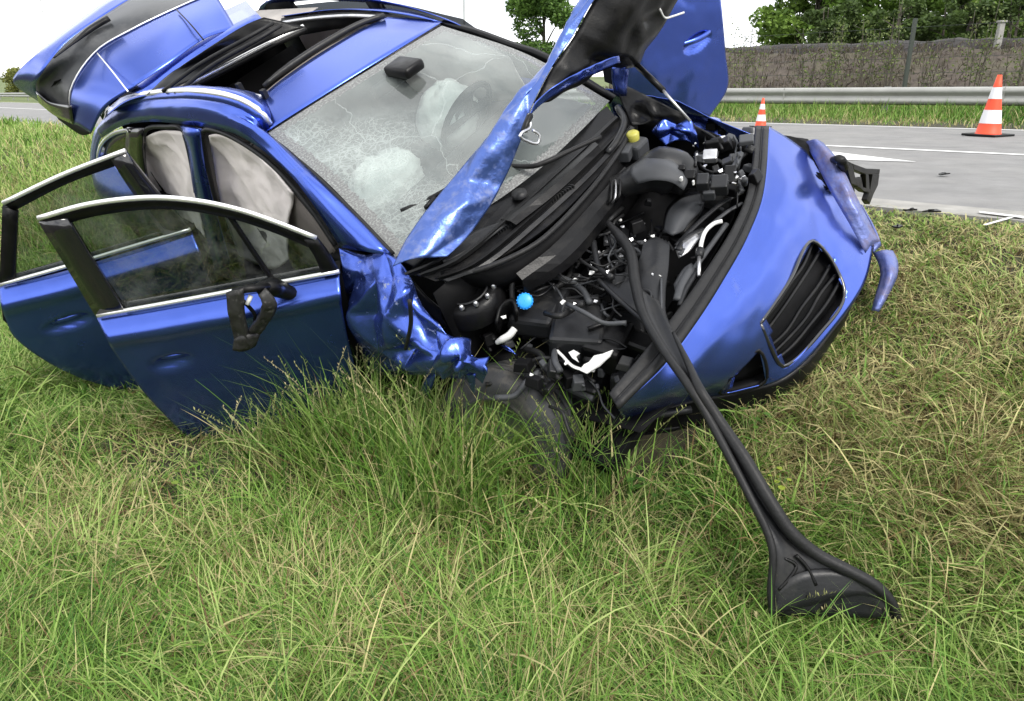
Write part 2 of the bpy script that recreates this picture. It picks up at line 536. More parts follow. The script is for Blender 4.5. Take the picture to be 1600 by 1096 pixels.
def ground_z(X, Y):
    X = np.asarray(X, float); Y = np.asarray(Y, float)
    w_, t_ = road_wt(X, Y)
    z = np.interp(w_, _WX, _WZ)
    low = np.clip((-w_ - .8) / 1.2, 0, 1)
    z = z + low * np.clip(.05 * (t_ - 0), -.05, .22) * np.clip((w_ + 3.3) / .5, 0, 1)
    z = z - .016 * t_ * np.clip(1 + w_ / 1.5, 0, 1)
    z = z + (vnoise(X, Y, 1.3, 1) - .5) * .07 * np.clip(-w_ * 2, 0, 1) + (vnoise(X, Y, 4.0, 2) - .5) * .03 * np.clip(-w_ * 2, 0, 1)
    # beyond the road: verge, then flat land far away
    far = np.clip((w_ - 8.87) / .5, 0, 1)
    z = np.where(w_ > 0, road_z(t_) - .03 + far * (.05 + .012 * (w_ - 8.87)), z)
    z = np.where(np.hypot(X, Y) > 60, np.maximum(z, -2.0) * .0 + np.clip(z, -2.5, .8), z)
    return z


def build_ground():
    xs = np.unique(np.concatenate([np.linspace(-900, -40, 24), np.linspace(-40, -8, 60), np.linspace(-8, 8, 160), np.linspace(8, 40, 50), np.linspace(40, 900, 20)]))
    ys = np.unique(np.concatenate([np.linspace(-60, -2, 20), np.linspace(-2, 10, 130), np.linspace(10, 50, 90), np.linspace(50, 1500, 30)]))
    XX, YY = np.meshgrid(xs, ys)
    ZZ = ground_z(XX, YY)
    nx = len(xs)
    V = np.stack([XX.ravel(), YY.ravel(), ZZ.ravel()], 1)
    Fc = [(i * nx + j, i * nx + j + 1, (i + 1) * nx + j + 1, (i + 1) * nx + j) for i in range(len(ys) - 1) for j in range(nx - 1)]
    m = principled('soil_and_thatch', (.030, .026, .013), .95, var=.5, var_scale=9, bump=.5, bump_scale=40)
    n, l = m.node_tree.nodes, m.node_tree.links       # bare soil by the car, meadow farther off
    p = n['Principled BSDF']; old = p.inputs['Base Color'].links[0].from_socket
    t = n.new('ShaderNodeTexCoord'); ln = n.new('ShaderNodeVectorMath'); ln.operation = 'LENGTH'
    l.new(t.outputs['Object'], ln.inputs[0])
    r = n.new('ShaderNodeMapRange'); r.inputs['From Min'].default_value = 14; r.inputs['From Max'].default_value = 32
    l.new(ln.outputs['Value'], r.inputs[0])
    ns_ = n.new('ShaderNodeTexNoise'); ns_.inputs['Scale'].default_value = .35; ns_.inputs['Detail'].default_value = 9
    l.new(t.outputs['Object'], ns_.inputs['Vector'])
    rp = n.new('ShaderNodeValToRGB'); rp.color_ramp.elements[0].position = .35; rp.color_ramp.elements[1].position = .65
    rp.color_ramp.elements[0].color = (.045, .085, .016, 1); rp.color_ramp.elements[1].color = (.12, .135, .04, 1)
    l.new(ns_.outputs['Fac'], rp.inputs[0])
    mx_ = n.new('ShaderNodeMixRGB'); l.new(r.outputs[0], mx_.inputs[0]); l.new(old, mx_.inputs[1]); l.new(rp.outputs[0], mx_.inputs[2])
    l.new(mx_.outputs[0], p.inputs['Base Color'])
    return tag(make('ground', V.tolist(), Fc, m), kind='structure')


build_ground()

# ------------------------------------------------------------------ road
asphalt = principled('worn_asphalt', (.160, .158, .155), .85, var=.20, var_scale=3, bump=.35, bump_scale=150, dirt=(.205, .20, .19), dirt_scale=1.2, dirt_pos=(.45, .75))
pale = principled('pale_road_edge', (.235, .228, .21), .9, var=.2, var_scale=6, bump=.2, bump_scale=80)
marking = principled('road_paint', (.56, .56, .545), .7, var=.12, var_scale=12)


def strip(name, w0, w1, t0, t1, h, mat, n=60, kind='structure', skirt=0):
    V, Fc = [], []
    for i in range(n + 1):
        t = t0 + (t1 - t0) * i / n
        V += [RW(w0, t, h), RW(w1, t, h)]
        if skirt: V += [RW(w0, t, h - skirt), RW(w1, t, h - skirt)]
    k = 4 if skirt else 2
    for i in range(n):
        a = i * k; b = a + k
        Fc.append((a, a + 1, b + 1, b))
        if skirt:
            Fc.append((a + 2, a, b, b + 2)); Fc.append((a + 1, a + 3, b + 3, b + 1))
    return tag(make(name, V, Fc, mat, smooth=False), kind=kind)


strip('road', 0.22, 8.87, -30, 120, .0, asphalt, skirt=.15)
strip('road_edge_strip', -.04, .30, -30, 120, .004, pale, skirt=.16)
strip('edge_line', 4.17, 4.31, -30, 7.4, .005, marking)
strip('edge_line', 4.17, 4.31, 11, 120, .005, marking)
strip('edge_line', 8.55, 8.68, -30, 120, .005, marking)

# ------------------------------------------------------------------ car frame (pose measured from the photograph)
MW = Matrix(((.7556, .6077, -.2420), (-.6478, .6455, -.4047), (-.0914, .4626, .8819)))
TW = Vector((.5407, 3.6873, -1.3342 + CAM_H))
M4 = Matrix.Translation(TW) @ MW.to_4x4()
M4I = M4.inverted()
CAM_C = M4I @ Vector((0, 0, CAM_H))


def wray(u, v):
    x, y = (u - 800) / F, (548 - v) / F
    c, s = math.cos(PITCH), math.sin(PITCH)
    return Vector((x, c + y * s, -s + y * c))


def K(u, v, n, d):
    """point of the car frame measured at photo pixel (u, v) on the car-frame plane n.p = d"""
    r = M4I.to_3x3() @ wray(u, v)
    n = Vector(n)
    s = (d - n.dot(CAM_C)) / n.dot(r)
    return CAM_C + r * s


AX = {'x': (1, 0, 0), 'y': (0, 1, 0), 'z': (0, 0, 1)}


def C(ax, pts, d=None):
    """curve: (u, v, value) triples on the axis plane, or (u, v) pairs with one value"""
    return [K(p[0], p[1], AX[ax], p[2] if len(p) > 2 else d) for p in pts]


def k1(ax, u, v, d): return K(u, v, AX[ax], d)


car = empty('crashed_car')
car.matrix_world = M4
tag(car, 'wrecked blue hatchback SUV with open doors and crushed front lying tilted in the grass ditch', 'car')

# ---- roof and pillars
RAIL = C('y', [(416, 206, -.56), (400, 186, -.57), (370, 168, -.58), (325, 157, -.59), (275, 154, -.60), (225, 158, -.61), (185, 169, -.62), (164, 184, -.63)])
RAIL_IN = [p + Vector((.0, .035, .02)) for p in RAIL]
loft('roof_panel', paint, car, [
    C('z', [(416, 206, 1.405), (480, 165, 1.44), (560, 115, 1.462), (640, 66, 1.455), (690, 35, 1.40)]),
    C('z', [(413, 180, 1.43), (470, 140, 1.46), (540, 95, 1.48), (610, 55, 1.475), (655, 30, 1.43)]),
    C('z', [(411, 150, 1.45), (436, 128, 1.475), (500, 84, 1.495), (560, 48, 1.50), (606, 27, 1.48)])], 30, 12)
loft('roof_panel', paint, car, [
    RAIL,
    [p + Vector((0, .05, .035)) for p in RAIL],
    C('z', [(411, 150, 1.45), (380, 141, 1.47), (340, 139, 1.485), (300, 140, 1.49), (255, 146, 1.485), (225, 150, 1.475), (195, 160, 1.45), (168, 180, 1.40)])], 30, 8, amp=.004, freq=6, ridged=False)
loft('roof_panel', paint, car, [
    C('z', [(690, 35, 1.40), (640, 24, 1.46), (590, 17, 1.50), (520, 15, 1.50), (440, 25, 1.48)]),
    C('y', [(692, 36, .60), (660, 22, .62), (610, 14, .64), (540, 14, .66), (450, 24, .68)])], 20, 4)
loft('sunroof_side_rail', black, car, [
    C('z', [(606, 28, 1.478), (590, 22, 1.49), (540, 19, 1.49), (440, 28, 1.47)]),
    C('z', [(600, 34, 1.44), (560, 40, 1.42), (510, 48, 1.40), (430, 62, 1.38)])], 16, 4)
Geo().tube(C('z', [(598, 27, 1.485), (540, 25, 1.485), (470, 31, 1.475), (410, 42, 1.46)]), .010, 6).build('sunroof_side_rail', alu, car, True)
# far side of the roof down to the cant rail
Geo().tube(RAIL_IN, [.013, .016, .016, .016, .016, .016, .012], 10, 6).build('roof_rail', chrome, car, True)
UPPER = RAIL
loft('side_frame', paint, car, [
    C('y', [(612, 398, -.68), (560, 343, -.65), (500, 283, -.62), (450, 235, -.585)]) + RAIL[:],
    C('y', [(575, 394, -.73), (525, 338, -.70), (478, 280, -.665), (440, 238, -.63), (395, 196, -.615), (350, 178, -.62), (290, 170, -.63), (225, 174, -.64), (178, 186, -.65), (152, 205, -.655)]),
    C('y', [(532, 386, -.74), (490, 320, -.71), (455, 275, -.68), (415, 238, -.655), (370, 210, -.64), (325, 199, -.64), (280, 193, -.645), (232, 190, -.65), (190, 197, -.66), (160, 215, -.67)])],
    60, 8, amp=.006, freq=7)
loft('windscreen_seal', rubber, car, [
    C('y', [(617, 396, -.665), (565, 341, -.635), (505, 281, -.605), (455, 235, -.57), (419, 206, -.545)]),
    C('y', [(611, 398, -.68), (559, 343, -.65), (499, 283, -.62), (449, 236, -.585), (415, 207, -.56)])], 24, 2, thick=.01)
# rear quarter with its small window
loft('rear_quarter', paint, car, [
    C('y', [(160, 188, -.63), (148, 205, -.64), (143, 228, -.66), (140, 262, -.70)]),
    C('y', [(182, 196, -.65), (160, 212, -.66), (152, 232, -.68), (150, 265, -.72)])], 14, 4)
Geo().tube(C('y', [(206, 202, -.66), (180, 208, -.66), (163, 220, -.665), (155, 236, -.68), (152, 262, -.70)]), .011, 8).build('quarter_window_trim', chrome, car, True)
loft('quarter_window', dark_glass, car, [
    C('y', [(204, 204, -.655), (180, 210, -.655), (165, 222, -.66), (157, 240, -.67), (154, 275, -.70)]),
    C('y', [(203, 225, -.66), (195, 240, -.665), (190, 252, -.67), (185, 262, -.68), (180, 280, -.70)])], 10, 4)
loft('rear_pillar', black_gloss, car, [
    C('y', [(200, 198, -.66), (198, 235, -.68), (205, 300, -.72), (230, 400, -.80)]),
    C('y', [(226, 200, -.65), (224, 240, -.67), (235, 300, -.71), (262, 400, -.79)])], 12, 4, thick=.02)
loft('centre_pillar', paint, car, [
    C('y', [(284, 196, -.645), (296, 232, -.66), (304, 290, -.69), (320, 350, -.72), (338, 420, -.78)]),
    C('y', [(298, 200, -.665), (307, 236, -.68), (314, 290, -.71), (330, 350, -.745), (350, 420, -.80)]),
    C('y', [(314, 203, -.645), (318, 240, -.66), (327, 290, -.69), (343, 350, -.72), (362, 420, -.78)])], 20, 6, thick=.02)
Geo().tube(C('y', [(316, 206, -.64), (326, 202, -.64), (360, 213, -.635), (410, 245, -.65), (450, 283, -.675), (484, 325, -.70), (524, 384, -.735)]), .012, 8).tube(
    C('y', [(316, 206, -.64), (322, 245, -.655), (334, 300, -.69), (352, 360, -.72)]), .012, 8).build('door_opening_seal', rubber, car, True)
Geo().tube(C('y', [(226, 260, -.67), (224, 215, -.65), (232, 200, -.645), (262, 198, -.645), (284, 202, -.645), (296, 240, -.66), (306, 300, -.69)]), .012, 8).build('door_opening_seal', rubber, car, True)

# ---- sunroof opening: frame bars, rear panel that has sprung up, dark liner
loft('sunroof_panel', black, car, [
    C('z', [(230, 148, 1.49), (262, 118, 1.54), (300, 92, 1.60), (345, 62, 1.64), (385, 38, 1.66), (412, 27, 1.66)]),
    C('z', [(240, 143, 1.50), (280, 118, 1.54), (325, 92, 1.57), (375, 66, 1.60), (420, 45, 1.61), (452, 36, 1.60)]),
    C('z', [(262, 141, 1.50), (300, 124, 1.53), (345, 101, 1.55), (395, 76, 1.56), (440, 55, 1.57), (478, 42, 1.56)])], 26, 10, amp=.008, freq=9)
for k, (du, dv, dz) in enumerate(((14, 0, .012), (34, 4, .006))):
    Geo().tube(C('z', [(240 + du, 143 + dv, 1.515 + dz), (300 + du * .8, 101 + dv, 1.575 + dz), (375 + du * .7, 60 + dv, 1.625 + dz), (418 + du * .6, 36 + dv, 1.63 + dz)]), .010, 6).build('panel_rib', rubber, car, True)
Geo().tube(C('z', [(294, 131, 1.51), (350, 103, 1.525), (410, 72, 1.53), (474, 41, 1.52)]), .012, 8).build('sunroof_bar', chrome, car, True)
Geo().tube(C('z', [(298, 136, 1.49), (354, 108, 1.505), (414, 77, 1.51), (478, 46, 1.50)]), .016, 8).build('sunroof_bar', black, car, True)
Geo().tube(C('z', [(412, 134, 1.475), (440, 112, 1.49), (500, 72, 1.51), (560, 38, 1.515), (600, 24, 1.50)]), [.010, .018, .018, .016, .014], 8).build('sunroof_frame', grey_plastic, car, True)
loft('sunroof_frame', beige, car, [
    C('z', [(413, 146, 1.455), (450, 116, 1.48), (520, 70, 1.495), (600, 28, 1.485)]),
    C('z', [(405, 152, 1.40), (436, 126, 1.43), (505, 78, 1.44), (590, 34, 1.42)])], 16, 3)
Geo().tube(C('z', [(250, 147, 1.48), (300, 143, 1.485), (350, 143, 1.48), (410, 152, 1.45)]), .012, 8).build('sunroof_frame', alu, car, True)
for u_, v_, z_ in ((312, 140, 1.50), (375, 137, 1.49), (413, 147, 1.47)):
    Geo().box(k1('z', u_, v_, z_), (.028, .022, .045)).build('sunroof_bracket', rubber, car)
loft('headliner', headliner, car, [
    [Vector((-1.30, -.52, 1.37)), Vector((-1.30, .52, 1.37))], [Vector((-1.40, -.52, 1.38)), Vector((-1.40, .52, 1.38))]], 4, 3)
loft('headliner', headliner, car, [
    [Vector((-2.2, -.55, 1.42)), Vector((-2.2, .55, 1.42))], [Vector((-3.0, -.55, 1.36)), Vector((-3.0, .55, 1.36))]], 4, 3)
loft('roof_panel', paint, car, [
    C('z', [(230, 148, 1.48), (300, 92, 1.52), (410, 30, 1.50)]),
    [Vector((-2.95, -.55, 1.43)), Vector((-2.98, 0, 1.46)), Vector((-2.95, .55, 1.43))]], 12, 4)
# far cant rail and far pillars
loft('side_frame', paint, car, [
    [Vector((-.45, .70, 1.0)), Vector((-1.20, .575, 1.40)), Vector((-2.0, .60, 1.47)), Vector((-2.9, .62, 1.38)), Vector((-3.3, .66, 1.05))],
    [Vector((-.45, .74, .98)), Vector((-1.20, .63, 1.36)), Vector((-2.0, .65, 1.42)), Vector((-2.85, .67, 1.33)), Vector((-3.2, .72, 1.02))]], 40, 4)
loft('windscreen_pillar', black, car, [
    C('y', [(690, 33, .575), (740, 46, .59), (800, 68, .62), (848, 84, .65), (960, 152, .70)]),
    C('y', [(692, 42, .575), (738, 53, .59), (796, 76, .62), (844, 94, .65), (955, 160, .70)])], 16, 3, thick=.03)
loft('centre_pillar', matt_black, car, [
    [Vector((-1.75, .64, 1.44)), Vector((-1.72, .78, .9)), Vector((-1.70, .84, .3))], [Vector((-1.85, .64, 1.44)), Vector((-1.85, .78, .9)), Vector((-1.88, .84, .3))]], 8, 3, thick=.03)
loft('rear_pillar', matt_black, car, [
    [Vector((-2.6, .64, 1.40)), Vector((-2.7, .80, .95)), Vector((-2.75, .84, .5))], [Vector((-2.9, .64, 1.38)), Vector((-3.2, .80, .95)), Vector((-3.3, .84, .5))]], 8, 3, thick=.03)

# ---- body below the windows
loft('body_side', paint, car, [
    [Vector((-2.65, -.70, .99)), Vector((-3.0, -.70, 1.0)), Vector((-3.35, -.66, 1.0)), Vector((-3.5, -.5, .98))],
    [Vector((-2.68, -.80, .85)), Vector((-3.0, -.84, .85)), Vector((-3.4, -.78, .85)), Vector((-3.55, -.55, .85))],
    [Vector((-2.62, -.80, .66)), Vector((-2.95, -.86, .66)), Vector((-3.40, -.80, .55)), Vector((-3.55, -.55, .5))]], 16, 10)
loft('body_side', paint, car, [
    [Vector((-.9, .80, .98)), Vector((-2.0, .82, .98)), Vector((-3.0, .80, 1.0)), Vector((-3.5, .5, .98))],
    [Vector((-.9, .86, .6)), Vector((-2.0, .88, .6)), Vector((-3.0, .88, .6)), Vector((-3.55, .55, .6))],
    [Vector((-.9, .84, .25)), Vector((-2.0, .86, .25)), Vector((-3.0, .86, .3)), Vector((-3.55, .55, .35))]], 20, 8)
Geo().box((-1.65, -.80, .26), (1.95, .12, .16)).build('sill', matt_black, car, bevel=.02)
Geo().box((-1.9, 0, .22), (3.0, 1.5, .06)).build('floor_pan', matt_black, car)
Geo().box((-3.42, 0, .55), (.12, 1.5, .6)).build('rear_bumper', black, car, bevel=.04)
Geo().box((-2.95, 0, .75), (.8, 1.3, .04)).build('parcel_shelf', matt_black, car)
loft('window_pane', dark_glass, car, [
    [Vector((-.75, .80, .97)), Vector((-1.8, .815, .98)), Vector((-3.1, .79, 1.0))],
    [Vector((-1.15, .66, 1.36)), Vector((-1.8, .655, 1.43)), Vector((-2.85, .67, 1.34))]], 12, 4, thick=0)
loft('rear_trim', matt_black, car, [
    [Vector((-2.9, -.58, 1.36)), Vector((-2.95, 0, 1.40)), Vector((-2.9, .60, 1.36))],
    [Vector((-2.82, -.62, .78)), Vector((-2.85, 0, .78)), Vector((-2.82, .66, .78))]], 10, 4)


def wheel(cx, cy, cz, axis, name='wheel'):
    ax = Vector(axis).normalized()
    e = make(name, [], [], tyre_m, car)
    g = Geo().lathe((cx, cy, cz), ax, [(.20, .105), (.214, .112), (.218, .108), (.235, .118), (.27, .123), (.300, .117), (.303, .113), (.316, .106), (.330, .088)] + [q for h_ in (.06, .02, -.02, -.06) for q in ((.335, h_ + .016), (.335, h_ + .005), (.324, h_ + .004), (.324, h_ - .004), (.335, h_ - .005), (.335, h_ - .016))] + [(.330, -.088), (.305, -.112), (.20, -.105)], 40)
    g.build('tyre', tyre_m, e, True)
    r = Geo().lathe((cx, cy, cz), ax, [(.21, .10), (.19, .085), (.18, .02), (.03, .05), (.001, .055)], 24)
    r.build('rim', alu, e, True)
    return e


wheel(.01, -.82, .25, (.10, -.86, .50))
wheel(.0, .77, .33, (0, 1, 0))
wheel(-2.68, -.76, .33, (0, -1, 0))
wheel(-2.68, .76, .33, (0, 1, 0))

# ---- interior
def seat(cy, cx=-1.62):
    e = make('seat', [], [], dark_cloth, car)
    loft('cushion', dark_cloth, e, [
        [Vector((cx + .5, cy - .24, .52)), Vector((cx + .5, cy, .50)), Vector((cx + .5, cy + .24, .52))],
        [Vector((cx + .45, cy - .25, .60)), Vector((cx + .45, cy, .57)), Vector((cx + .45, cy + .25, .60))],
        [Vector((cx, cy - .25, .56)), Vector((cx, cy, .52)), Vector((cx, cy + .25, .56))]], 10, 8, thick=.08)
    loft('backrest', dark_cloth, e, [
        [Vector((cx, cy - .25, .55)), Vector((cx - .05, cy, .55)), Vector((cx, cy + .25, .55))],
        [Vector((cx - .05, cy - .26, .8)), Vector((cx - .11, cy, .8)), Vector((cx - .05, cy + .26, .8))],
        [Vector((cx - .18, cy - .18, 1.12)), Vector((cx - .22, cy, 1.14)), Vector((cx - .18, cy + .18, 1.12))]], 10, 12, thick=.10)
    Geo().box((cx - .22, cy, 1.24), (.10, .26, .17)).build('headrest', dark_cloth, e, True, bevel=.045)
    return e


seat(-.38); seat(.38)
e = make('rear_bench', [], [], dark_cloth, car)
loft('cushion', dark_cloth, e, [[Vector((-2.05, -.6, .55)), Vector((-2.05, .6, .55))], [Vector((-2.5, -.6, .55)), Vector((-2.5, .6, .55))]], 8, 4, thick=.12)
loft('backrest', dark_cloth, e, [[Vector((-2.5, -.6, .55)), Vector((-2.5, .6, .55))], [Vector((-2.75, -.58, 1.12)), Vector((-2.75, .58, 1.12))]], 8, 4, thick=.12)
loft('dashboard', grey_plastic, car, [
    [Vector((-.42, -.66, .96)), Vector((-.34, 0, .97)), Vector((-.42, .66, .96))],
    [Vector((-.62, -.66, .97)), Vector((-.60, 0, .99)), Vector((-.62, .66, .97))],
    [Vector((-.88, -.66, .92)), Vector((-.88, 0, .95)), Vector((-.90, .66, .95))],
    [Vector((-.90, -.66, .60)), Vector((-.86, 0, .60)), Vector((-.90, .66, .60))]], 14, 14, thick=.02)
e = make('steering_wheel', [], [], dark_cloth, car)
cw = Vector((-1.02, .38, .98)); axw = Vector((-.88, 0, .47)).normalized(); xw = Vector((0, 1, 0)); yw = axw.cross(xw)
Geo().tube([cw + xw * .185 * math.cos(a) + yw * .185 * math.sin(a) for a in [i * math.pi / 9 for i in range(19)]], .017, 8, 2).build('rim', dark_cloth, e, True)
Geo().lathe(cw, axw, [(.001, .06), (.07, .05), (.09, .0)], 14).tube([cw - xw * .18, cw, cw + xw * .18], .02, 6, 2).tube([cw, cw - yw * .18], .02, 6).build('hub', dark_cloth, e, True)


bag_m = principled('powdery_airbag_cloth', (.74, .77, .76), .9, var=.12, var_scale=7, bump=.25, bump_scale=30)


def bag(name, c, r, seed, squash=(1, 1, 1), drop=.35):
    g = []
    for i in range(25):
        th = math.pi * i / 24
        row = []
        for j in range(37):
            ph = 2 * math.pi * j / 36
            d = Vector((math.sin(th) * math.cos(ph), math.sin(th) * math.sin(ph), math.cos(th)))
            p = Vector((d.x * r * squash[0], d.y * r * squash[1], d.z * r * squash[2]))
            q = d * 2.4 + Vector((seed, 0, 0))
            p *= 1 - drop * abs(noise.noise(q)) - .12 * abs(noise.noise(q * 3))
            row.append(Vector(c) + p)
        g.append(row)
    return mesh_grid(name, g, bag_m, car, 0)


bag('passenger_airbag', k1('x', 604, 292, -1.16), .22, 3.4, (.7, 1.15, .85), .34)
bag('steering_wheel_airbag', (-1.14, .36, .98), .19, 5, (.7, 1.1, 1.0), .15)
loft('curtain_airbag', airbag, car, [
    [Vector((-.85, .62, 1.20)), Vector((-1.3, .58, 1.36)), Vector((-1.9, .59, 1.40)), Vector((-2.6, .60, 1.34))],
    [Vector((-.82, .64, 1.05)), Vector((-1.3, .56, 1.15)), Vector((-1.9, .56, 1.18)), Vector((-2.6, .60, 1.15))],
    [Vector((-.80, .68, .92)), Vector((-1.3, .62, .92)), Vector((-1.9, .62, .92)), Vector((-2.6, .66, .92))]], 50, 20, amp=.02, freq=8, seed=4, thick=.006)
loft('curtain_airbag', airbag, car, [
    C('y', [(326, 212, -.64), (338, 209, -.64), (362, 214, -.64), (395, 236, -.65), (430, 268, -.67), (458, 302, -.69)]),
    C('y', [(332, 240, -.60), (350, 240, -.59), (375, 246, -.60), (405, 268, -.61), (432, 296, -.64), (458, 318, -.67)]),
    C('y', [(340, 290, -.64), (362, 300, -.61), (390, 305, -.62), (415, 318, -.64), (440, 330, -.66), (452, 340, -.68)]),
    C('y', [(352, 340, -.66), (375, 345, -.62), (400, 352, -.64), (418, 358, -.64), (436, 362, -.67), (450, 375, -.69)]),
    C('y', [(375, 400, -.66), (395, 410, -.64), (412, 416, -.64), (425, 420, -.65), (440, 415, -.67), (452, 405, -.69)])], 34, 34, amp=.020, freq=6.5, seed=2, thick=.006)
loft('curtain_airbag', airbag, car, [
    C('y', [(227, 214, -.64), (245, 206, -.64), (265, 204, -.64), (287, 206, -.64)]),
    C('y', [(226, 250, -.61), (248, 246, -.59), (270, 246, -.60), (298, 250, -.64)]),
    C('y', [(232, 290, -.64), (255, 292, -.60), (280, 292, -.61), (306, 296, -.65)]),
    C('y', [(260, 350, -.66), (278, 356, -.62), (298, 362, -.64), (322, 372, -.68)])], 26, 30, amp=.020, freq=6.5, seed=6, thick=.006)
loft('pillar_trim', beige, car, [
    C('y', [(456, 300, -.66), (485, 335, -.68), (510, 368, -.70), (524, 392, -.72)]),
    C('y', [(430, 330, -.60), (445, 372, -.62), (470, 400, -.64), (505, 430, -.68)])], 12, 6)
Geo().box((-.78, -.70, .62), (.30, .08, .62)).build('hinge_pillar', matt_black, car)
e = make('rear_view_mirror', [], [], black, car)
mc = k1('x', 612, 128, -1.02)
Geo().box(mc, (.04, .25, .07)).build('mirror_shell', grey_plastic, e, True, bevel=.02)
Geo().box(mc + Vector((.10, .02, .07)), (.16, .12, .05)).build('sensor_cover', black, e, True, bevel=.015)

# ---- windscreen
TOP = C('z', [(419, 208, 1.40), (480, 169, 1.435), (560, 119, 1.457), (640, 70, 1.45), (690, 40, 1.395)])
BOT = [k1('y', 618, 402, -.66), Vector((-.36, -.36, 1.005)), Vector((-.28, 0, 1.01)), Vector((-.27, .36, 1.015)), k1('y', 952, 158, .66)]
MID = [(a + b) / 2 + Vector((.035, 0, .045)) for a, b in zip(TOP, BOT)]
loft('windscreen', screen_m, car, [BOT, MID, TOP], 40, 30, amp=.006, freq=5, ridged=False, thick=0)
for a, b_, c_ in (((626, 330), (668, 312), (705, 292)), ((665, 325), (690, 295), (722, 240))):
    Geo().tube([k1('z', *a, 1.10), k1('z', *b_, 1.10), k1('z', *c_, 1.12)], .011, 6).build('wiper_blade', black, car, True)


# ---- opened tailgate behind the roof
tg = make('tailgate', [], [], paint, car)
R0 = C('z', [(142, 208, 1.28), (165, 168, 1.42), (210, 135, 1.50), (265, 98, 1.53), (320, 60, 1.53), (368, 44, 1.48)])
R1 = C('z', [(113, 193, 1.30), (112, 140, 1.48), (150, 82, 1.60), (205, 48, 1.63), (275, 14, 1.63), (335, -12, 1.60)])
R2 = C('z', [(76, 173, 1.31), (57, 140, 1.47), (67, 112, 1.60), (104, 66, 1.68), (180, 13, 1.70), (232, -18, 1.68)])
R3 = C('z', [(64, 160, 1.35), (30, 138, 1.45), (21, 122, 1.54), (60, 82, 1.66), (150, 12, 1.71), (200, -18, 1.70)])
R01 = [a.lerp(b_, .5) + Vector((0, 0, .015)) for a, b_ in zip(R0, R1)]
loft('spoiler', paint, tg, [R0, R01, R1], 40, 16)
loft('rear_window', smoke_rear, tg, [R1, [a.lerp(b_, .5) + Vector((0, 0, .012)) for a, b_ in zip(R1, R2)], R2], 40, 12)
loft('lower_panel', paint, tg, [R2, [a.lerp(b_, .5) + Vector((0, 0, .01)) for a, b_ in zip(R2, R3)], R3], 40, 8)
loft('inner_trim', matt_black, tg, [R0[:3], [p + Vector((.02, .0, -.07)) for p in R1[:3]], [p + Vector((.0, .02, -.07)) for p in R2[:3]]], 12, 8)
Geo().tube([p + Vector((0, 0, .006)) for p in R1], .005, 6).build('window_edge', chrome, tg, True)
loft('window_corner', black_gloss, tg, [C('z', [(57, 142, 1.475), (75, 158, 1.42), (112, 165, 1.42)]), C('z', [(62, 160, 1.36), (84, 178, 1.31), (116, 194, 1.30)])], 10, 5, thick=.01)
Geo().tube(C('z', [(200, 143, 1.525), (176, 112, 1.585), (152, 83, 1.615)]), .004, 6).build('panel_gap', chrome, tg, True)
Geo().tube(C('z', [(318, 62, 1.54), (298, 38, 1.60), (276, 15, 1.64)]), .004, 6).build('panel_gap', black, tg, True)
Geo().tube(C('z', [(84, 90, 1.68), (115, 66, 1.69), (140, 46, 1.70), (170, 28, 1.71)]), [.006, .010, .022, .024], 8, flat=.7).build('rear_wiper', black, tg, True)


# ---- doors
class Plane:
    def __init__(self, h, deg, side=-1):
        a = RAD(deg)
        self.h = Vector(h)
        self.d = Vector((-math.cos(a), side * math.sin(a), 0))
        self.n = self.d.cross(Vector((0, 0, 1)))
        if self.n.dot(CAM_C - self.h) < 0: self.n = -self.n

    def P(self, u, v, off=0.): return K(u, v, self.n, self.n.dot(self.h) + off)

    def c(self, pts, off=0.): return [self.P(p[0], p[1], p[2] if len(p) > 2 else off) for p in pts]


def dented(g, dents):
    """push handle hollows into a door skin; dents = (centre, along vec, up vec, depth)"""
    nv, nu = len(g), len(g[0])
    for i in range(nv):
        for j in range(nu):
            for c0, ax_, up_, n_, dep in dents:
                q = g[i][j] - c0
                x = q.dot(ax_) / ax_.length_squared; y = q.dot(up_) / up_.length_squared
                r = x * x + y * y
                if r < 1.0: g[i][j] = g[i][j] - n_ * (dep * (1 - r) ** .8)
    return g


def door_skin(parent, pl, rows, handle, nu=70, nv=50, amp=.006, seed=0):
    g = grid_of(rows, nu, nv)
    g = crumple(g, amp, 3.5, seed, ridged=False)
    if handle:
        a, b_ = pl.P(*handle[0]), pl.P(*handle[1])
        ax_ = (b_ - a) / 2
        c0 = (a + b_) / 2 - Vector((0, 0, .012))
        g = dented(g, [(c0, ax_ * 1.1, Vector((0, 0, .045)), pl.n, .032)])
    mesh_grid('door_skin', g, paint, parent, .006)
    if handle:
        Geo().tube([a.lerp(b_, t) + pl.n * (.010 + .022 * math.sin(math.pi * t)) + Vector((0, 0, .010)) for t in (0, .12, .3, .5, .7, .88, 1)], .014, 8, 4, flat=1.25).build('door_handle', paint, parent, True)


# front door
fd = make('front_door', [], [], paint, car)
pf = Plane((-.712, -.84, 0), 44)
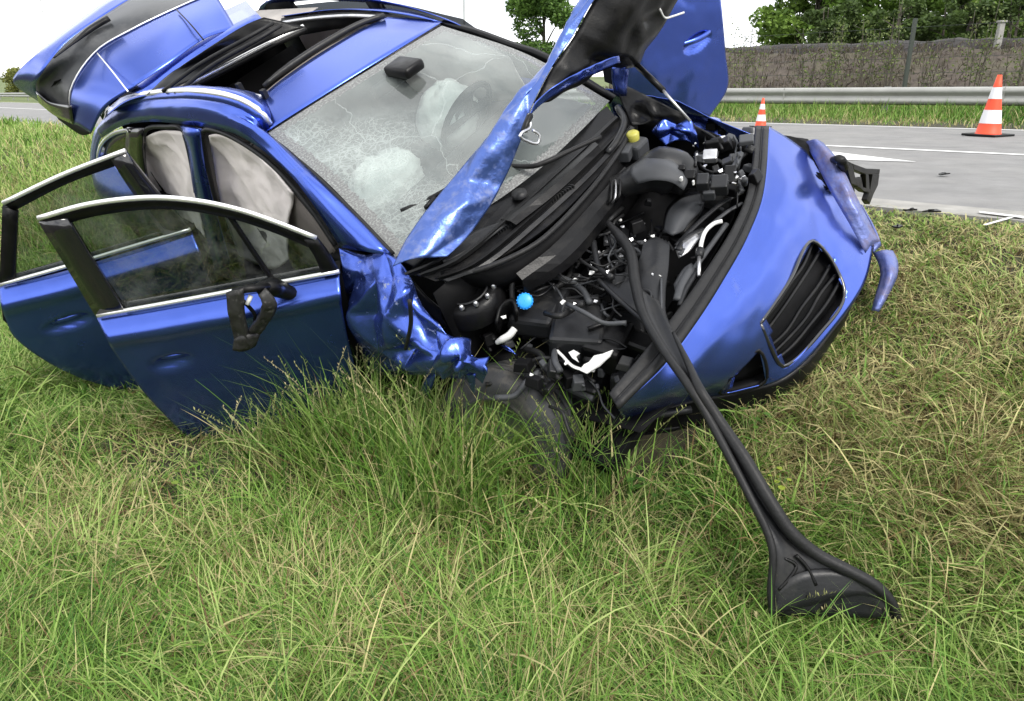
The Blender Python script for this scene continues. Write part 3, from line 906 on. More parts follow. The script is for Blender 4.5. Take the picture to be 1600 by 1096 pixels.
# inner shell gives the door its depth
door_skin(fd, pf, [
    pf.c([(152, 497), (250, 480), (400, 453), (530, 428)], .0),
    pf.c([(166, 527), (258, 512), (400, 487), (532, 458)], .080),
    pf.c([(170, 535), (261, 520), (400, 495), (533, 466)], .084),
    pf.c([(176, 546), (264, 531), (400, 506), (534, 478)], .060),
    pf.c([(215, 600), (300, 585), (430, 560), (545, 535)], .045),
    pf.c([(255, 645), (340, 632), (460, 612), (560, 585)], .025),
    pf.c([(305, 694), (390, 690), (500, 668), (590, 640)], -.02)], ((236, 554), (304, 548)), seed=1)
Geo().prism(pf.c([(152, 494), (530, 426), (590, 640), (305, 692)], -.03), -pf.n * .09).build('door_inner', matt_black, fd)
Geo().tube(pf.c([(152, 493), (260, 474), (400, 448), (530, 424)], .012), .009, 8, flat=1.2).build('belt_trim', chrome, fd, True)
TOPF = [(60, 341), (140, 319), (230, 309), (300, 313), (370, 327), (430, 347), (494, 372)]
Geo().tube(pf.c(TOPF, .012), .010, 8, flat=1.1).build('window_trim', chrome, fd, True)
loft('window_frame', black, fd, [pf.c(TOPF, .0), pf.c([(73, 357), (148, 336), (231, 325), (300, 328), (367, 341), (427, 361), (491, 388)], -.005)], 30, 3, thick=.02)
loft('window_frame', black_gloss, fd, [pf.c([(62, 345), (105, 415), (152, 494)], .004), pf.c([(106, 340), (145, 405), (196, 484)], .004)], 10, 3, thick=.025)
loft('window_frame', black, fd, [pf.c([(494, 372), (512, 395), (530, 426)], 0), pf.c([(475, 372), (492, 398), (505, 430)], 0)], 6, 3, thick=.03)
Geo().tube(pf.c([(350, 325), (390, 385), (430, 444)], -.01), .012, 8).build('window_divider', black, fd, True)
loft('window_pane', side_glass, fd, [pf.c([(106, 338), (232, 320), (350, 330), (490, 380)], -.012), pf.c([(196, 486), (300, 466), (430, 442), (520, 426)], -.012)], 20, 10, thick=0)
# broken mirror hanging from the door
wm = make('wing_mirror', [], [], black, fd)
mo = .16
loft('mirror_shell', mirror_m, wm, [pf.c([(356, 456, mo), (358, 490, mo + .02), (366, 522, mo), (374, 545, mo)]), pf.c([(378, 452, mo + .04), (379, 488, mo + .05), (385, 518, mo + .04), (392, 540, mo + .03)])], 14, 5, amp=.016, freq=24, thick=.022)
loft('mirror_shell', mirror_m, wm, [pf.c([(414, 450, mo), (430, 470, mo + .02), (420, 500, mo), (400, 528, mo)]), pf.c([(404, 462, mo + .03), (410, 475, mo + .04), (404, 496, mo + .03), (388, 516, mo + .02)])], 14, 5, amp=.016, freq=24, seed=3, thick=.022)
loft('mirror_shell', mirror_m, wm, [pf.c([(368, 528, mo + .02), (384, 522, mo + .03), (404, 520, mo)]), pf.c([(366, 545, mo + .02), (380, 546, mo + .03), (398, 538, mo)])], 10, 5, amp=.012, freq=25, thick=.024)
Geo().tube(pf.c([(366, 456, mo), (384, 452, mo + .02), (404, 450, mo), (424, 446, .10)]), .016, 8).tube(pf.c([(380, 470, mo), (398, 492, mo), (396, 515, mo)]), .009, 6).build('mirror_bracket', black, wm, True)
Geo().tube(pf.c([(402, 456, .12), (420, 448, .10), (436, 452, .06), (470, 466, .02)]), [.03, .042, .035, .03], 10).build('mirror_mount', black, wm, True)
Geo().tube(pf.c([(392, 462, mo + .01), (386, 476, mo + .03)]), .010, 6).build('mirror_clip', white_pl, wm, True)

# rear door
rd = make('rear_door', [], [], paint, car)
pr = Plane((-1.72, -.85, 0), 50)
door_skin(rd, pr, [
    pr.c([(-1, 449), (100, 424), (200, 394), (300, 362)], 0),
    pr.c([(2, 476), (100, 452), (205, 422), (312, 391)], .080),
    pr.c([(4, 484), (101, 460), (206, 430), (314, 399)], .084),
    pr.c([(8, 496), (103, 472), (210, 443), (318, 412)], .060),
    pr.c([(25, 528), (115, 520), (225, 495), (340, 465)], .045),
    pr.c([(75, 565), (150, 565), (250, 545), (360, 515)], .02),
    pr.c([(130, 592), (215, 614), (290, 605), (385, 570)], -.02)], ((70, 505), (146, 482)), seed=4)
Geo().prism(pr.c([(-1, 448), (300, 362), (385, 570), (215, 612), (75, 563), (5, 500)], -.03), -pr.n * .09).build('door_inner', matt_black, rd)
Geo().tube(pr.c([(-1, 445), (100, 417), (200, 387), (298, 358)], .012), .009, 8, flat=1.2).build('belt_trim', chrome, rd, True)
Geo().tube(pr.c([(5, 317), (100, 272), (196, 235)], .012), .010, 8, flat=1.1).build('window_trim', chrome, rd, True)
loft('window_frame', black, rd, [pr.c([(5, 317), (100, 272), (196, 235)], 0), pr.c([(24, 327), (104, 286), (188, 255)], -.005)], 14, 3, thick=.02)
loft('window_frame', black, rd, [pr.c([(5, 320), (3, 380), (0, 444)], 0), pr.c([(28, 330), (26, 380), (24, 438)], 0)], 8, 3, thick=.03)
loft('window_frame', black_gloss, rd, [pr.c([(172, 244), (205, 295), (262, 372)], 0), pr.c([(196, 236), (245, 298), (300, 360)], 0)], 8, 3, thick=.03)
loft('window_pane', side_glass, rd, [pr.c([(24, 326), (105, 286), (175, 256)], -.012), pr.c([(22, 440), (120, 412), (265, 368)], -.012)], 12, 10, thick=0)

# far front door, swung right round
ld = make('front_door', [], [], paint, car)
pl_ = Plane((-.66, .94, 0), 108, 1)
door_skin(ld, pl_, [
    pl_.c([(930, -60), (1000, -45), (1070, -35), (1122, -25)], 0),
    pl_.c([(940, -10), (1005, 10), (1075, 20), (1128, 25)], .02),
    pl_.c([(950, 50), (1010, 70), (1080, 80), (1133, 85)], .02),
    pl_.c([(955, 100), (1010, 115), (1080, 128), (1136, 138)], .02),
    pl_.c([(958, 135), (1010, 150), (1075, 172), (1108, 182)], 0)], ((1064, 72), (1106, 52)), seed=7, amp=.012)
Geo().prism(pl_.c([(930, -55), (1120, -22), (1132, 138), (1106, 180), (960, 134)], -.03), -pl_.n * .09).build('door_inner', matt_black, ld)
Geo().tube(pl_.c([(930, -62), (1122, -27)], .01), .009, 8).build('belt_trim', chrome, ld, True)

# ---- torn bonnet folded up against the windscreen
bon = make('bonnet', [], [], paint_scuffed, car)
A_ = C('x', [(613, 416, -.34), (640, 366, -.36), (690, 297, -.36), (760, 214, -.33), (828, 130, -.27), (868, 72, -.24), (908, 12, -.20), (950, -50, -.12), (985, -100, -.05)])
B_ = C('x', [(698, 402, -.20), (736, 364, -.20), (784, 290, -.20), (818, 205, -.19), (833, 160, -.18), (862, 105, -.16), (893, 60, -.14), (918, 15, -.12), (958, -45, -.06), (992, -98, .0)])
M_ = [a.lerp(b_, .5) + Vector((.015, -.02, .035)) for a, b_ in zip(crom(A_, 9), crom(B_, 9))]
loft('outer_skin', paint_scuffed, bon, [A_, M_, B_], 110, 30, amp=.005, freq=14, seed=3, thick=.003, facet=(.028, 11, 3, 5))
loft('underside', black, bon, [
    C('x', [(833, 162, -.19), (862, 107, -.17), (893, 62, -.15), (918, 17, -.13), (958, -45, -.07), (992, -98, -.01)]),
    C('x', [(855, 160, -.15), (900, 110, -.12), (940, 72, -.09), (975, 20, -.04), (1000, -40, .0), (1020, -95, .04)]),
    C('x', [(882, 142, -.16), (935, 108, -.14), (972, 88, -.11), (1010, 48, -.06), (1040, -10, .0), (1065, -80, .05)]),
    C('x', [(905, 128, -.20), (960, 106, -.18), (996, 102, -.16), (1010, 78, -.12), (1052, 12, -.03), (1090, -60, .04)])], 44, 22, amp=.012, freq=6, seed=8, thick=.003, facet=(.02, 9, 4, 8))
loft('folded_lip', paint, bon, [
    C('x', [(826, 182, -.17), (850, 160, -.13), (890, 135, -.11), (935, 112, -.09), (968, 98, -.08)]),
    C('x', [(836, 160, -.15), (862, 138, -.11), (898, 116, -.09), (935, 98, -.08), (966, 86, -.08)])], 26, 6, amp=.010, freq=12, seed=5)
loft('torn_flap', paint, bon, [
    C('x', [(955, 106, -.16), (968, 100, -.16), (982, 108, -.16)]), C('x', [(958, 145, -.2), (970, 150, -.2), (978, 150, -.2)])], 8, 8, amp=.015, freq=14)
Geo().tube(C('x', [(826, 178, -.14), (828, 198, -.12), (815, 208, -.10), (812, 214, -.10), (826, 222, -.10), (840, 224, -.10), (842, 212, -.10), (832, 204, -.11)]), .006, 6).build('latch_loop', alu, bon, True)
Geo().tube(C('x', [(828, 180, -.14), (822, 195, -.13), (818, 206, -.13)]), .014, 6).build('latch_plate', black, bon, True)
Geo().tube([k1('x', 993, 100, -.15), k1('y', 1036, 142, .62)], .014, 8).build('gas_strut', black, bon, True)
Geo().tube([k1('y', 1034, 140, .62), k1('y', 1078, 190, .62)], .007, 8).build('strut_rod', alu, bon, True)
Geo().tube(C('x', [(1030, 14, -.02), (1038, 28, -.02), (1050, 26, -.02), (1068, 20, -.01)]), .005, 6).build('bare_wire', white_pl, bon, True)

# ---- crushed right front wing
loft('front_wing', paint_dented, car, [
    C('y', [(530, 388, -.74), (570, 398, -.71), (612, 404, -.69), (634, 428, -.68)]),
    C('y', [(533, 425, -.80), (580, 436, -.80), (622, 446, -.78), (650, 478, -.76)]),
    C('y', [(524, 458, -.83), (585, 468, -.84), (630, 486, -.83), (690, 512, -.80)]),
    C('y', [(522, 492, -.82), (592, 505, -.88), (650, 522, -.86), (735, 556, -.80)]),
    C('y', [(520, 534, -.83), (600, 548, -.84), (665, 560, -.90), (758, 584, -.84)]),
    C('y', [(528, 576, -.83), (606, 585, -.84), (655, 590, -.84), (700, 594, -.82)])], 90, 64, amp=.004, freq=12, seed=12, thick=.003, facet=(.06, 6, 6, 12))
loft('torn_flap', paint_dented, car, [
    C('y', [(690, 520, -.84), (722, 532, -.86), (752, 560, -.84)]),
    C('y', [(682, 550, -.90), (716, 560, -.95), (762, 578, -.88)]),
    C('y', [(690, 585, -.88), (724, 590, -.90), (754, 588, -.86)])], 40, 34, thick=.003, facet=(.05, 6, 6, 21, .8))
loft('torn_flap', paint_dented, car, [C('y', [(726, 585, -.88), (742, 585, -.88)]), C('y', [(734, 602, -.88), (742, 602, -.88)]), C('y', [(738, 616, -.87), (741, 616, -.87)])], 4, 6, amp=.006, freq=20)
loft('torn_flap', paint_dented, car, [C('y', [(664, 588, -.88), (682, 582, -.88)]), C('y', [(660, 604, -.9), (676, 604, -.9)]), C('y', [(656, 622, -.88), (668, 624, -.88)])], 6, 8, amp=.012, freq=20)
loft('torn_flap', paint_dented, car, [C('z', [(782, 540, .62), (790, 546, .62)]), C('z', [(790, 540, .64), (808, 556, .60)])], 6, 6, amp=.01, freq=20)
loft('wheel_arch_edge', grey_plastic, car, [
    C('y', [(618, 414, -.675), (628, 440, -.68), (650, 470, -.68), (682, 500, -.66), (716, 524, -.64)]),
    C('y', [(630, 408, -.64), (644, 436, -.64), (668, 464, -.64), (698, 490, -.62), (730, 512, -.60)])], 24, 5, amp=.008, freq=8, thick=.012)
loft('wheel_arch_liner', matt_black, car, [
    C('y', [(632, 470, -.66), (690, 520, -.62), (740, 560, -.58)]),
    C('y', [(640, 540, -.72), (690, 570, -.70), (750, 610, -.66)]),
    C('y', [(640, 620, -.72), (690, 650, -.72), (760, 680, -.70)])], 16, 10, amp=.03, freq=6)
Geo().tube(C('y', [(640, 470, -.90), (642, 505, -.91), (634, 545, -.91)]), .009, 6).build('trim_strip', rubber, car, True)

# ---- nose: seal along the slam panel, bumper skin, openings
S_OUT = [(966, 640), (1040, 566), (1086, 505), (1127, 440), (1166, 370), (1191, 300), (1200, 198)]
S_IN = [(953, 618), (1012, 548), (1060, 488), (1105, 424), (1146, 358), (1171, 296), (1182, 198)]
S_MID = [((a[0] + b_[0]) / 2, (a[1] + b_[1]) / 2) for a, b_ in zip(S_OUT, S_IN)]
S_Q = [(a[0] * .72 + b_[0] * .28, a[1] * .72 + b_[1] * .28) for a, b_ in zip(S_OUT, S_IN)]
loft('slam_panel_seal', rubber, car, [C('z', S_OUT, .772), C('z', S_Q, .788), C('z', S_MID, .778), C('z', S_IN, .792), C('z', S_IN, .775)], 50, 14, thick=.012)
Geo().tube(C('z', S_MID, .784), .005, 6, 8).build('seal_groove', black, car, True)
RB_ = [(968, 644), (1058, 602), (1112, 545), (1168, 475), (1218, 385), (1244, 310), (1238, 222)]
RC_ = [(972, 650), (1072, 618), (1142, 586), (1206, 520), (1258, 435), (1298, 352), (1300, 272)]
RD_ = [(980, 656), (1078, 626), (1152, 612), (1228, 588), (1296, 520), (1350, 440), (1366, 356)]
bum = make('front_bumper', [], [], paint, car)
rows = [C('z', S_OUT, .765), C('z', RB_, .665), C('z', RC_, .50), C('z', RD_, .30)]
gb = grid_of(rows, 84, 60)
gb = crumple(gb, .006, 3.5, 31, ridged=False)


def hole(u, v):
    # grille opening with slanted ends, and the lower side intake
    if .46 < v < .93 and .375 + .10 * abs(v - .70) < u < .70 - .12 * abs(v - .7): return True
    if .62 < v < .98 and .235 + .05 * (1 - v) < u < .335: return True
    return False


mesh_grid('bumper_skin', gb, paint, bum, .006, True, hole)


def gp(u, v, off=0.):
    i = min(int(v * 59), 58); j = min(int(u * 83), 82)
    a, b_ = v * 59 - i, u * 83 - j
    p = gb[i][j].lerp(gb[i][j + 1], b_).lerp(gb[i + 1][j].lerp(gb[i + 1][j + 1], b_), a)
    return p + Vector((-.9, 0, .1)) * off


gi = make('grille', [], [], matt_black, bum)
for k in range(7):
    v = .48 + k * .068
    if k == 3: continue
    Geo().tube([gp(.37 + (.70 - .37) * t, v + .03 * noise.noise(Vector((k * 1.7, t * 3, 0))), .03 + .02 * noise.noise(Vector((k, t * 4, 5)))) for t in (0, .25, .5, .75, 1)], .009, 6).build('slat', black, gi, True)
loft('grille_backing', matt_black, bum, [[gp(u, v, .075) for u in (.18, .32, .45, .58, .70, .80)] for v in (.40, .6, .8, 1.0)], 24, 10)
loft('grille_backing', matt_black, bum, [[gp(u, 1.0, .075) for u in (.18, .32, .45, .58, .70, .80)], [gp(u, 1.0, .01) for u in (.18, .32, .45, .58, .70, .80)]], 24, 3)
Geo().tube([gp(.378, .47, .0), gp(.372, .70, -.004), gp(.395, .92, 0), gp(.54, .935, -.004), gp(.675, .92, 0), gp(.70, .70, -.004), gp(.675, .47, 0), gp(.53, .455, -.004), gp(.378, .47, 0)], .009, 6, 6).build('grille_frame', black_gloss, bum, True)
Geo().tube([gp(.24, .64, .0), gp(.335, .62, 0), gp(.335, .97, 0), gp(.23, .97, 0), gp(.24, .64, 0)], .008, 6, 5).build('intake_frame', black, bum, True)
loft('lower_valance', black, bum, [
    C('z', RD_, .29), C('z', [(985, 668), (1080, 645), (1156, 630), (1232, 606), (1292, 545), (1334, 462), (1346, 360)], .22),
    C('z', [(1000, 676), (1085, 668), (1150, 655), (1215, 630), (1270, 570), (1310, 490), (1325, 400)], .14)], 40, 8, amp=.006, freq=6, thick=.012)
Geo().tube(C('z', [(955, 660, .30), (1010, 652, .29), (1080, 640, .27)]), .016, 8).build('lip_strip', grey_plastic, bum, True)
loft('undertray', black, car, [C('z', [(1005, 668, .16), (1060, 665, .16), (1130, 640, .16)]), C('z', [(1000, 690, .10), (1050, 684, .10), (1115, 662, .10)])], 12, 5, thick=.02)
# left corner pushed out, missing headlamp, broken bracket and blade
loft('bumper_corner', paint_purple, bum, [
    C('z', [(1258, 222, .62), (1276, 258, .60), (1300, 305, .54), (1330, 356, .44), (1352, 396, .34)]),
    C('z', [(1274, 218, .66), (1296, 246, .64), (1318, 290, .58), (1342, 338, .48), (1362, 382, .36)]),
    C('z', [(1286, 224, .62), (1308, 250, .60), (1330, 292, .54), (1352, 336, .44), (1374, 378, .32)])], 30, 10, amp=.012, freq=9, seed=2)
loft('bumper_skin', paint_purple, bum, [
    C('z', [(1291, 270, .50), (1322, 330, .40), (1345, 385, .32)]), C('z', [(1320, 300, .46), (1345, 345, .38), (1366, 385, .30)]),
    ], 16, 4, amp=.008, freq=9)
loft('headlamp_void', matt_black, car, [  # near-black sheet stands for the shade in the empty lamp opening
    C('z', [(1225, 212, .66), (1250, 248, .62), (1280, 290, .56)]), C('z', [(1262, 218, .62), (1284, 258, .57), (1304, 300, .52)])], 12, 5, amp=.03, freq=14)
loft('torn_blade', paint_purple, bum, [
    C('z', [(1340, 322, .36), (1352, 350, .33), (1358, 374, .30), (1364, 396, .27)]),
    C('z', [(1346, 320, .37), (1364, 352, .34), (1374, 374, .31), (1376, 384, .28)])], 16, 5, amp=.005, freq=12, thick=.008)
loft('torn_blade', paint_purple, bum, [
    C('z', [(1364, 396, .27), (1372, 412, .26), (1376, 430, .25), (1370, 456, .22), (1362, 486, .18)]),
    C('z', [(1380, 392, .29), (1388, 410, .29), (1390, 430, .28), (1382, 456, .24), (1367, 486, .19)]),
    C('z', [(1394, 393, .27), (1402, 412, .26), (1400, 434, .25), (1388, 460, .22), (1372, 488, .18)])], 24, 8, amp=.006, freq=12, thick=.008)
br = Geo()
BX = lambda u, v: k1('x', u, v, .70)
for poly in ([(1310, 250), (1322, 256), (1330, 292), (1320, 288)], [(1322, 256), (1344, 264), (1366, 265), (1365, 273), (1342, 273), (1324, 266)],
             [(1354, 273), (1365, 273), (1363, 290), (1356, 304), (1350, 320), (1345, 313), (1350, 298)], [(1326, 280), (1336, 277), (1340, 296), (1330, 293)],
             [(1330, 291), (1350, 296), (1356, 304), (1340, 300)], [(1343, 273), (1348, 273), (1350, 297), (1344, 296)]):
    br.prism([BX(*q) for q in poly], (.025, .01, .0))
br.build('broken_bracket', black, car, bevel=.003)
Geo().tube([C('z', [(1296, 252, .60)])[0], BX(1312, 250), BX(1320, 266), BX(1326, 285), BX(1332, 300)], [.015, .022, .026, .022, .010], 8).build('lamp_mount', black, car, True)

# ---- cowl and firewall
ROWS = [
    ([(632, 428), (700, 398), (780, 306), (860, 232), (948, 168)], 1.000, .004, matt_black),
    ([(648, 430), (706, 402), (790, 330), (875, 255), (962, 186)], .975, .004, black),
    ([(660, 432), (722, 412), (812, 350), (898, 278), (972, 200)], .955, .004, black),
]
loft('cowl_panel', black, car, [C('z', r, z) for r, z, _, _ in ROWS] + [C('z', [(680, 440), (742, 424), (842, 366), (920, 292), (986, 210)], .93)], 22, 8, amp=.001, freq=6, thick=.012, smooth=False)
def band(name, mat, off0, off1, z0, z1):
    base = [(652, 430), (712, 404), (796, 334), (880, 258), (962, 182)]
    q = lambda o: [(u + o * (1 if k < 3 else .9 if k == 3 else .6), v + o * (.2 + .05 * k)) for k, (u, v) in enumerate(base)]
    m_ = (off0 + off1) / 2
    loft(name, mat, car, [C('z', q(off0), z0), C('z', q(m_), max(z0, z1) + .012), C('z', q(off1), z1)], 26, 3, amp=.001, freq=9, thick=.008, smooth=False)


band('cowl_rail', rubber, 0, 9, .985, .975)
band('cowl_rail', rubber, 27, 34, .965, .955)
band('cowl_rail', grey_plastic, 38, 48, .945, .95)
fins = Geo()
for k in range(30):
    t = k / 29
    p = C('z', [(772 + 118 * t, 366 - 74 * t)], .965)[0]
    fins.box(p, (.045, .006, .022), Matrix.Rotation(.15, 3, 'Z'))
tag(fins.build('intake_fins', grey_plastic, car), kind='stuff')
loft('scuttle_cover', grey_plastic, car, [C('z', [(686, 402, 1.0), (740, 362, 1.0), (782, 348, .99)]), C('z', [(694, 412, .985), (748, 384, .985), (792, 352, .98)])], 14, 6, amp=.006, freq=8)
loft('scuttle_cover', black, car, [C('z', [(782, 344, .99), (850, 290, .99), (925, 220, .99)]), C('z', [(796, 346, 1.0), (862, 292, 1.005), (934, 226, 1.0)]), C('z', [(806, 352, .985), (872, 300, .985), (940, 236, .985)])], 12, 4, amp=.003, freq=9, smooth=False)
Geo().lathe(k1('z', 812, 306, .995), (0, 0, 1), [(.035, 0), (.033, .018), (.001, .022)], 14).build('wiper_spindle', grey_plastic, car, True)
Geo().tube(C('z', [(784, 258, 1.06), (832, 260, 1.06), (856, 252, 1.06), (890, 236, 1.05), (938, 214, 1.03)]), [.008, .012, .012, .010, .012], 8).build('wiper_arm', rubber, car, True)
loft('firewall', matt_black, car, [
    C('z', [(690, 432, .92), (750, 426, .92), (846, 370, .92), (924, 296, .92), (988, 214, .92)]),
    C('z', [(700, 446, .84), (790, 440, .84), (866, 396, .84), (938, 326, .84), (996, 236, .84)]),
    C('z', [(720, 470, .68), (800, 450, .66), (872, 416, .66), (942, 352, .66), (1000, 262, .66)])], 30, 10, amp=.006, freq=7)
loft('heat_shield', black, car, [
    C('z', [(806, 428, .89), (862, 386, .89), (925, 318, .89), (975, 262, .90)]),
    C('z', [(816, 440, .86), (876, 400, .86), (936, 336, .86), (985, 270, .88)]),
    C('z', [(818, 458, .80), (886, 420, .80), (942, 356, .80), (988, 290, .82)])], 14, 4, amp=.004, freq=7, thick=.01, smooth=False)
Geo().tube(C('z', [(690, 428, .945), (740, 424, .95), (800, 402, .95), (850, 372, .95), (920, 300, .95), (965, 240, .95), (985, 205, .96)]), .012, 8).build('bay_seal', rubber, car, True)
Geo().tube(C('z', [(965, 168, .99), (975, 190, .98), (962, 222, .97), (948, 240, .96)]), .016, 8).build('bay_seal', grey_plastic, car, True)

# bay tub below everything
loft('bulkhead', matt_black, car, [[Vector((-.24, -.74, .94)), Vector((-.22, 0, .92)), Vector((-.24, .80, .94))], [Vector((-.2, -.74, .3)), Vector((-.2, 0, .3)), Vector((-.2, .84, .3))]], 12, 6, amp=.02, freq=6)
Geo().box((.14, .02, .30), (.80, 1.62, .05)).build('engine_tray', matt_black, car)
loft('bay_floor', matt_black, car, [
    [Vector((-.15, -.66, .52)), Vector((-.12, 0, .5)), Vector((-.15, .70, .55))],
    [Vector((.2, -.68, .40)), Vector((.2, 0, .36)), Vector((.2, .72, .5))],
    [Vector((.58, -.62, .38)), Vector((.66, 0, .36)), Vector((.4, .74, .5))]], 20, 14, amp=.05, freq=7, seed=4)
loft('inner_wing', matt_black, car, [
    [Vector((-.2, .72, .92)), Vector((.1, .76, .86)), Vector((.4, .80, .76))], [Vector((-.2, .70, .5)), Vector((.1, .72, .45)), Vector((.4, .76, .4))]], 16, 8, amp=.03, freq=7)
loft('front_wing', paint_dented, car, [
    [Vector((-.5, .82, .98)), Vector((-.1, .84, .93)), Vector((.25, .90, .80)), Vector((.42, .95, .70))],
    [Vector((-.5, .90, .8)), Vector((-.1, .94, .78)), Vector((.25, .98, .66)), Vector((.42, 1.0, .56))],
    [Vector((-.5, .88, .4)), Vector((-.2, .92, .62)), Vector((.25, .96, .58)), Vector((.42, .98, .45))]], 40, 24, thick=.003, facet=(.05, 6, 4, 14))
loft('radiator_pack', matt_black, car, [
    C('z', [(985, 600, .66), (1050, 505, .66), (1095, 430, .66), (1140, 350, .66), (1168, 260, .66)]),
    C('z', [(960, 600, .40), (1020, 520, .40), (1070, 440, .40), (1120, 360, .40), (1150, 280, .40)])], 20, 8, amp=.02, freq=9)

# ---- engine bay pieces
duct = make('air_duct', [], [], black, car)
Geo().tube(C('z', [(930, 312, .80), (948, 300, .83), (972, 290, .85), (1000, 278, .86), (1030, 268, .87), (1058, 272, .84), (1078, 290, .80)]), [.045, .052, .058, .075, .108, .10, .06], 18, 6).build('duct_body', grey_plastic, duct, True)
for k in range(3):
    Geo().tube([k1('z', 949 + 7 * k + 12 * math.cos(a) * .5, 298 - 3 * k + 22 * math.sin(a), .85 + .055 * math.cos(a)) for a in [math.pi * (-.65 + 1.3 * i / 9) for i in range(10)]], .005, 6, 2).build('hose_clamp', alu if k == 1 else rubber, duct, True)
loft('duct_lid', duct_grey, duct, [
    C('z', [(985, 262, .93), (1010, 247, .955), (1040, 246, .95), (1062, 262, .93)]),
    C('z', [(985, 274, .94), (1015, 262, .97), (1045, 262, .965), (1074, 284, .92)]),
    C('z', [(996, 288, .915), (1024, 282, .945), (1050, 286, .93), (1068, 298, .90)])], 16, 10)
cov = make('engine_cover', [], [], duct_grey, car)
loft('cover_shell', duct_grey, cov, [
    C('z', [(1038, 362, .74), (1046, 330, .75), (1066, 312, .75), (1094, 305, .74)]),
    C('z', [(1050, 368, .765), (1060, 342, .78), (1078, 322, .78), (1096, 318, .765)]),
    C('z', [(1066, 362, .74), (1078, 346, .75), (1092, 332, .75), (1098, 316, .74)])], 18, 12, thick=.015)
loft('cover_lip', black, cov, [C('z', [(1034, 366, .72), (1042, 328, .73), (1064, 308, .73), (1096, 300, .72)]), C('z', [(1070, 368, .71), (1084, 350, .72), (1096, 334, .72), (1102, 312, .71)])], 14, 4, thick=.02)

sb = make('sensor_bracket', [], [], grey_plastic, car)
for (u, v, z, s, m_) in ((1078, 280, .90, (.05, .05, .07), black), (1098, 285, .91, (.05, .06, .05), grey_plastic), (1124, 290, .88, (.07, .07, .06), grey_plastic), (1108, 303, .86, (.05, .04, .05), duct_grey), (1066, 268, .92, (.03, .03, .06), black), (1140, 275, .84, (.05, .10, .03), black)):
    Geo().box(k1('z', u, v, z), s, Matrix.Rotation(.4, 3, 'Z') @ Matrix.Rotation(.25, 3, 'X')).build('housing', m_, sb, bevel=.006)
Geo().box(k1('z', 1064, 280, .945), (.012, .014, .02)).build('clip', white_pl, sb, bevel=.003)
Geo().box(k1('z', 1083, 286, .945), (.008, .012, .022)).build('clip', white_pl, sb, bevel=.003)

# battery corner with fluid reservoir
rv = make('brake_reservoir', [], [], white_pl, car)
Geo().box(k1('z', 992, 232, .90), (.10, .10, .08)).build('tank', duct_grey, rv, bevel=.015)
Geo().lathe(k1('z', 989, 215, .95), (0, 0, 1), [(.028, -.01), (.030, .02), (.022, .028), (.001, .03)], 14).build('cap', yellow_pl, rv, True)
Geo().box(k1('z', 976, 240, .92), (.06, .07, .055), Matrix.Rotation(.3, 3, 'Z')).build('fuse_box', duct_grey, car, bevel=.006)
for pts in ([(940, 262), (950, 246), (962, 236), (985, 226)], [(946, 240), (954, 228), (968, 222)], [(936, 250), (944, 238), (958, 250)]):
    Geo().tube(C('z', pts, .93), .006, 6).build('red_cable', red_pl, car, True)
loft('crumpled_inner_wing', paint, car, [
    C('z', [(1018, 205, .90), (1032, 190, .93), (1060, 184, .93), (1078, 190, .90)]),
    C('z', [(1022, 214, .87), (1040, 204, .90), (1066, 202, .90), (1088, 214, .85)]),
    C('z', [(1040, 226, .82), (1056, 220, .84), (1074, 222, .83), (1092, 230, .78)])], 30, 24, thick=.003, facet=(.04, 5, 4, 9))
loft('hinge_flap', black, car, [
    C('z', [(962, 128, 1.06), (990, 140, 1.04), (1030, 160, 1.0), (1068, 178, .96)]),
    C('z', [(970, 158, 1.0), (1000, 170, .98), (1035, 182, .95), (1078, 190, .92)]),
    C('z', [(985, 196, .94), (1010, 194, .93), (1040, 190, .92), (1086, 196, .90)])], 24, 12, amp=.03, freq=9, seed=6)

# strut tower with its ring of bolts
tw = make('strut_tower', [], [], matt_black, car)
c0 = k1('z', 730, 452, .82)
Geo().lathe(c0, (.05, -.1, 1), [(.15, -.10), (.14, -.02), (.11, .0), (.075, .0), (.07, -.02), (.03, -.03), (.001, -.03)], 26).build('tower_top', black, tw, True)
Geo().lathe(c0 + Vector((0, 0, .004)), (.05, -.1, 1), [(.086, .002), (.089, .007), (.093, .007), (.096, .002)], 26).build('tower_ring', grey_plastic, tw, True)
for k in range(12):
    a = k * math.pi / 6
    Geo().lathe(c0 + Vector((.118 * math.cos(a), .118 * math.sin(a), -.004)), (.05, -.1, 1), [(.011, 0), (.011, .014), (.006, .022), (.001, .022)], 8).build('bolt', alu, tw, True)
loft('tower_flange', paint, car, [C('z', [(684, 470, .74), (712, 486, .74), (745, 484, .74), (770, 462, .74)]), C('z', [(690, 484, .70), (722, 500, .70), (752, 496, .70), (780, 474, .70)])], 14, 4, amp=.01, freq=10)

# washer tank with blue cap, boxes of the lower right bay
wt = make('washer_tank', [], [], black, car)
Geo().box(k1('z', 845, 486, .66), (.20, .24, .10), Matrix.Rotation(.25, 3, 'Z')).build('tank', grey_plastic, wt, bevel=.02)
Geo().box(k1('z', 838, 502, .62), (.12, .16, .08), Matrix.Rotation(.5, 3, 'Z')).build('tank', black, wt, bevel=.015)
cc = k1('z', 820, 471, .78)
Geo().lathe(cc, (.45, -.5, .75), [(.030, -.03), (.034, -.012), (.034, .006), (.026, .012), (.001, .013)], 18).build('cap', blue_cap_m, wt, True)
gk = Geo()
for k in range(16):
    a = k * math.pi / 8
    ax_ = Vector((.45, -.5, .75)).normalized(); x_ = ax_.orthogonal().normalized(); y_ = ax_.cross(x_)
    gk.box(cc + (x_ * math.cos(a) + y_ * math.sin(a)) * .034, (.003, .003, .016), ax_.to_track_quat('Z', 'Y').to_matrix())
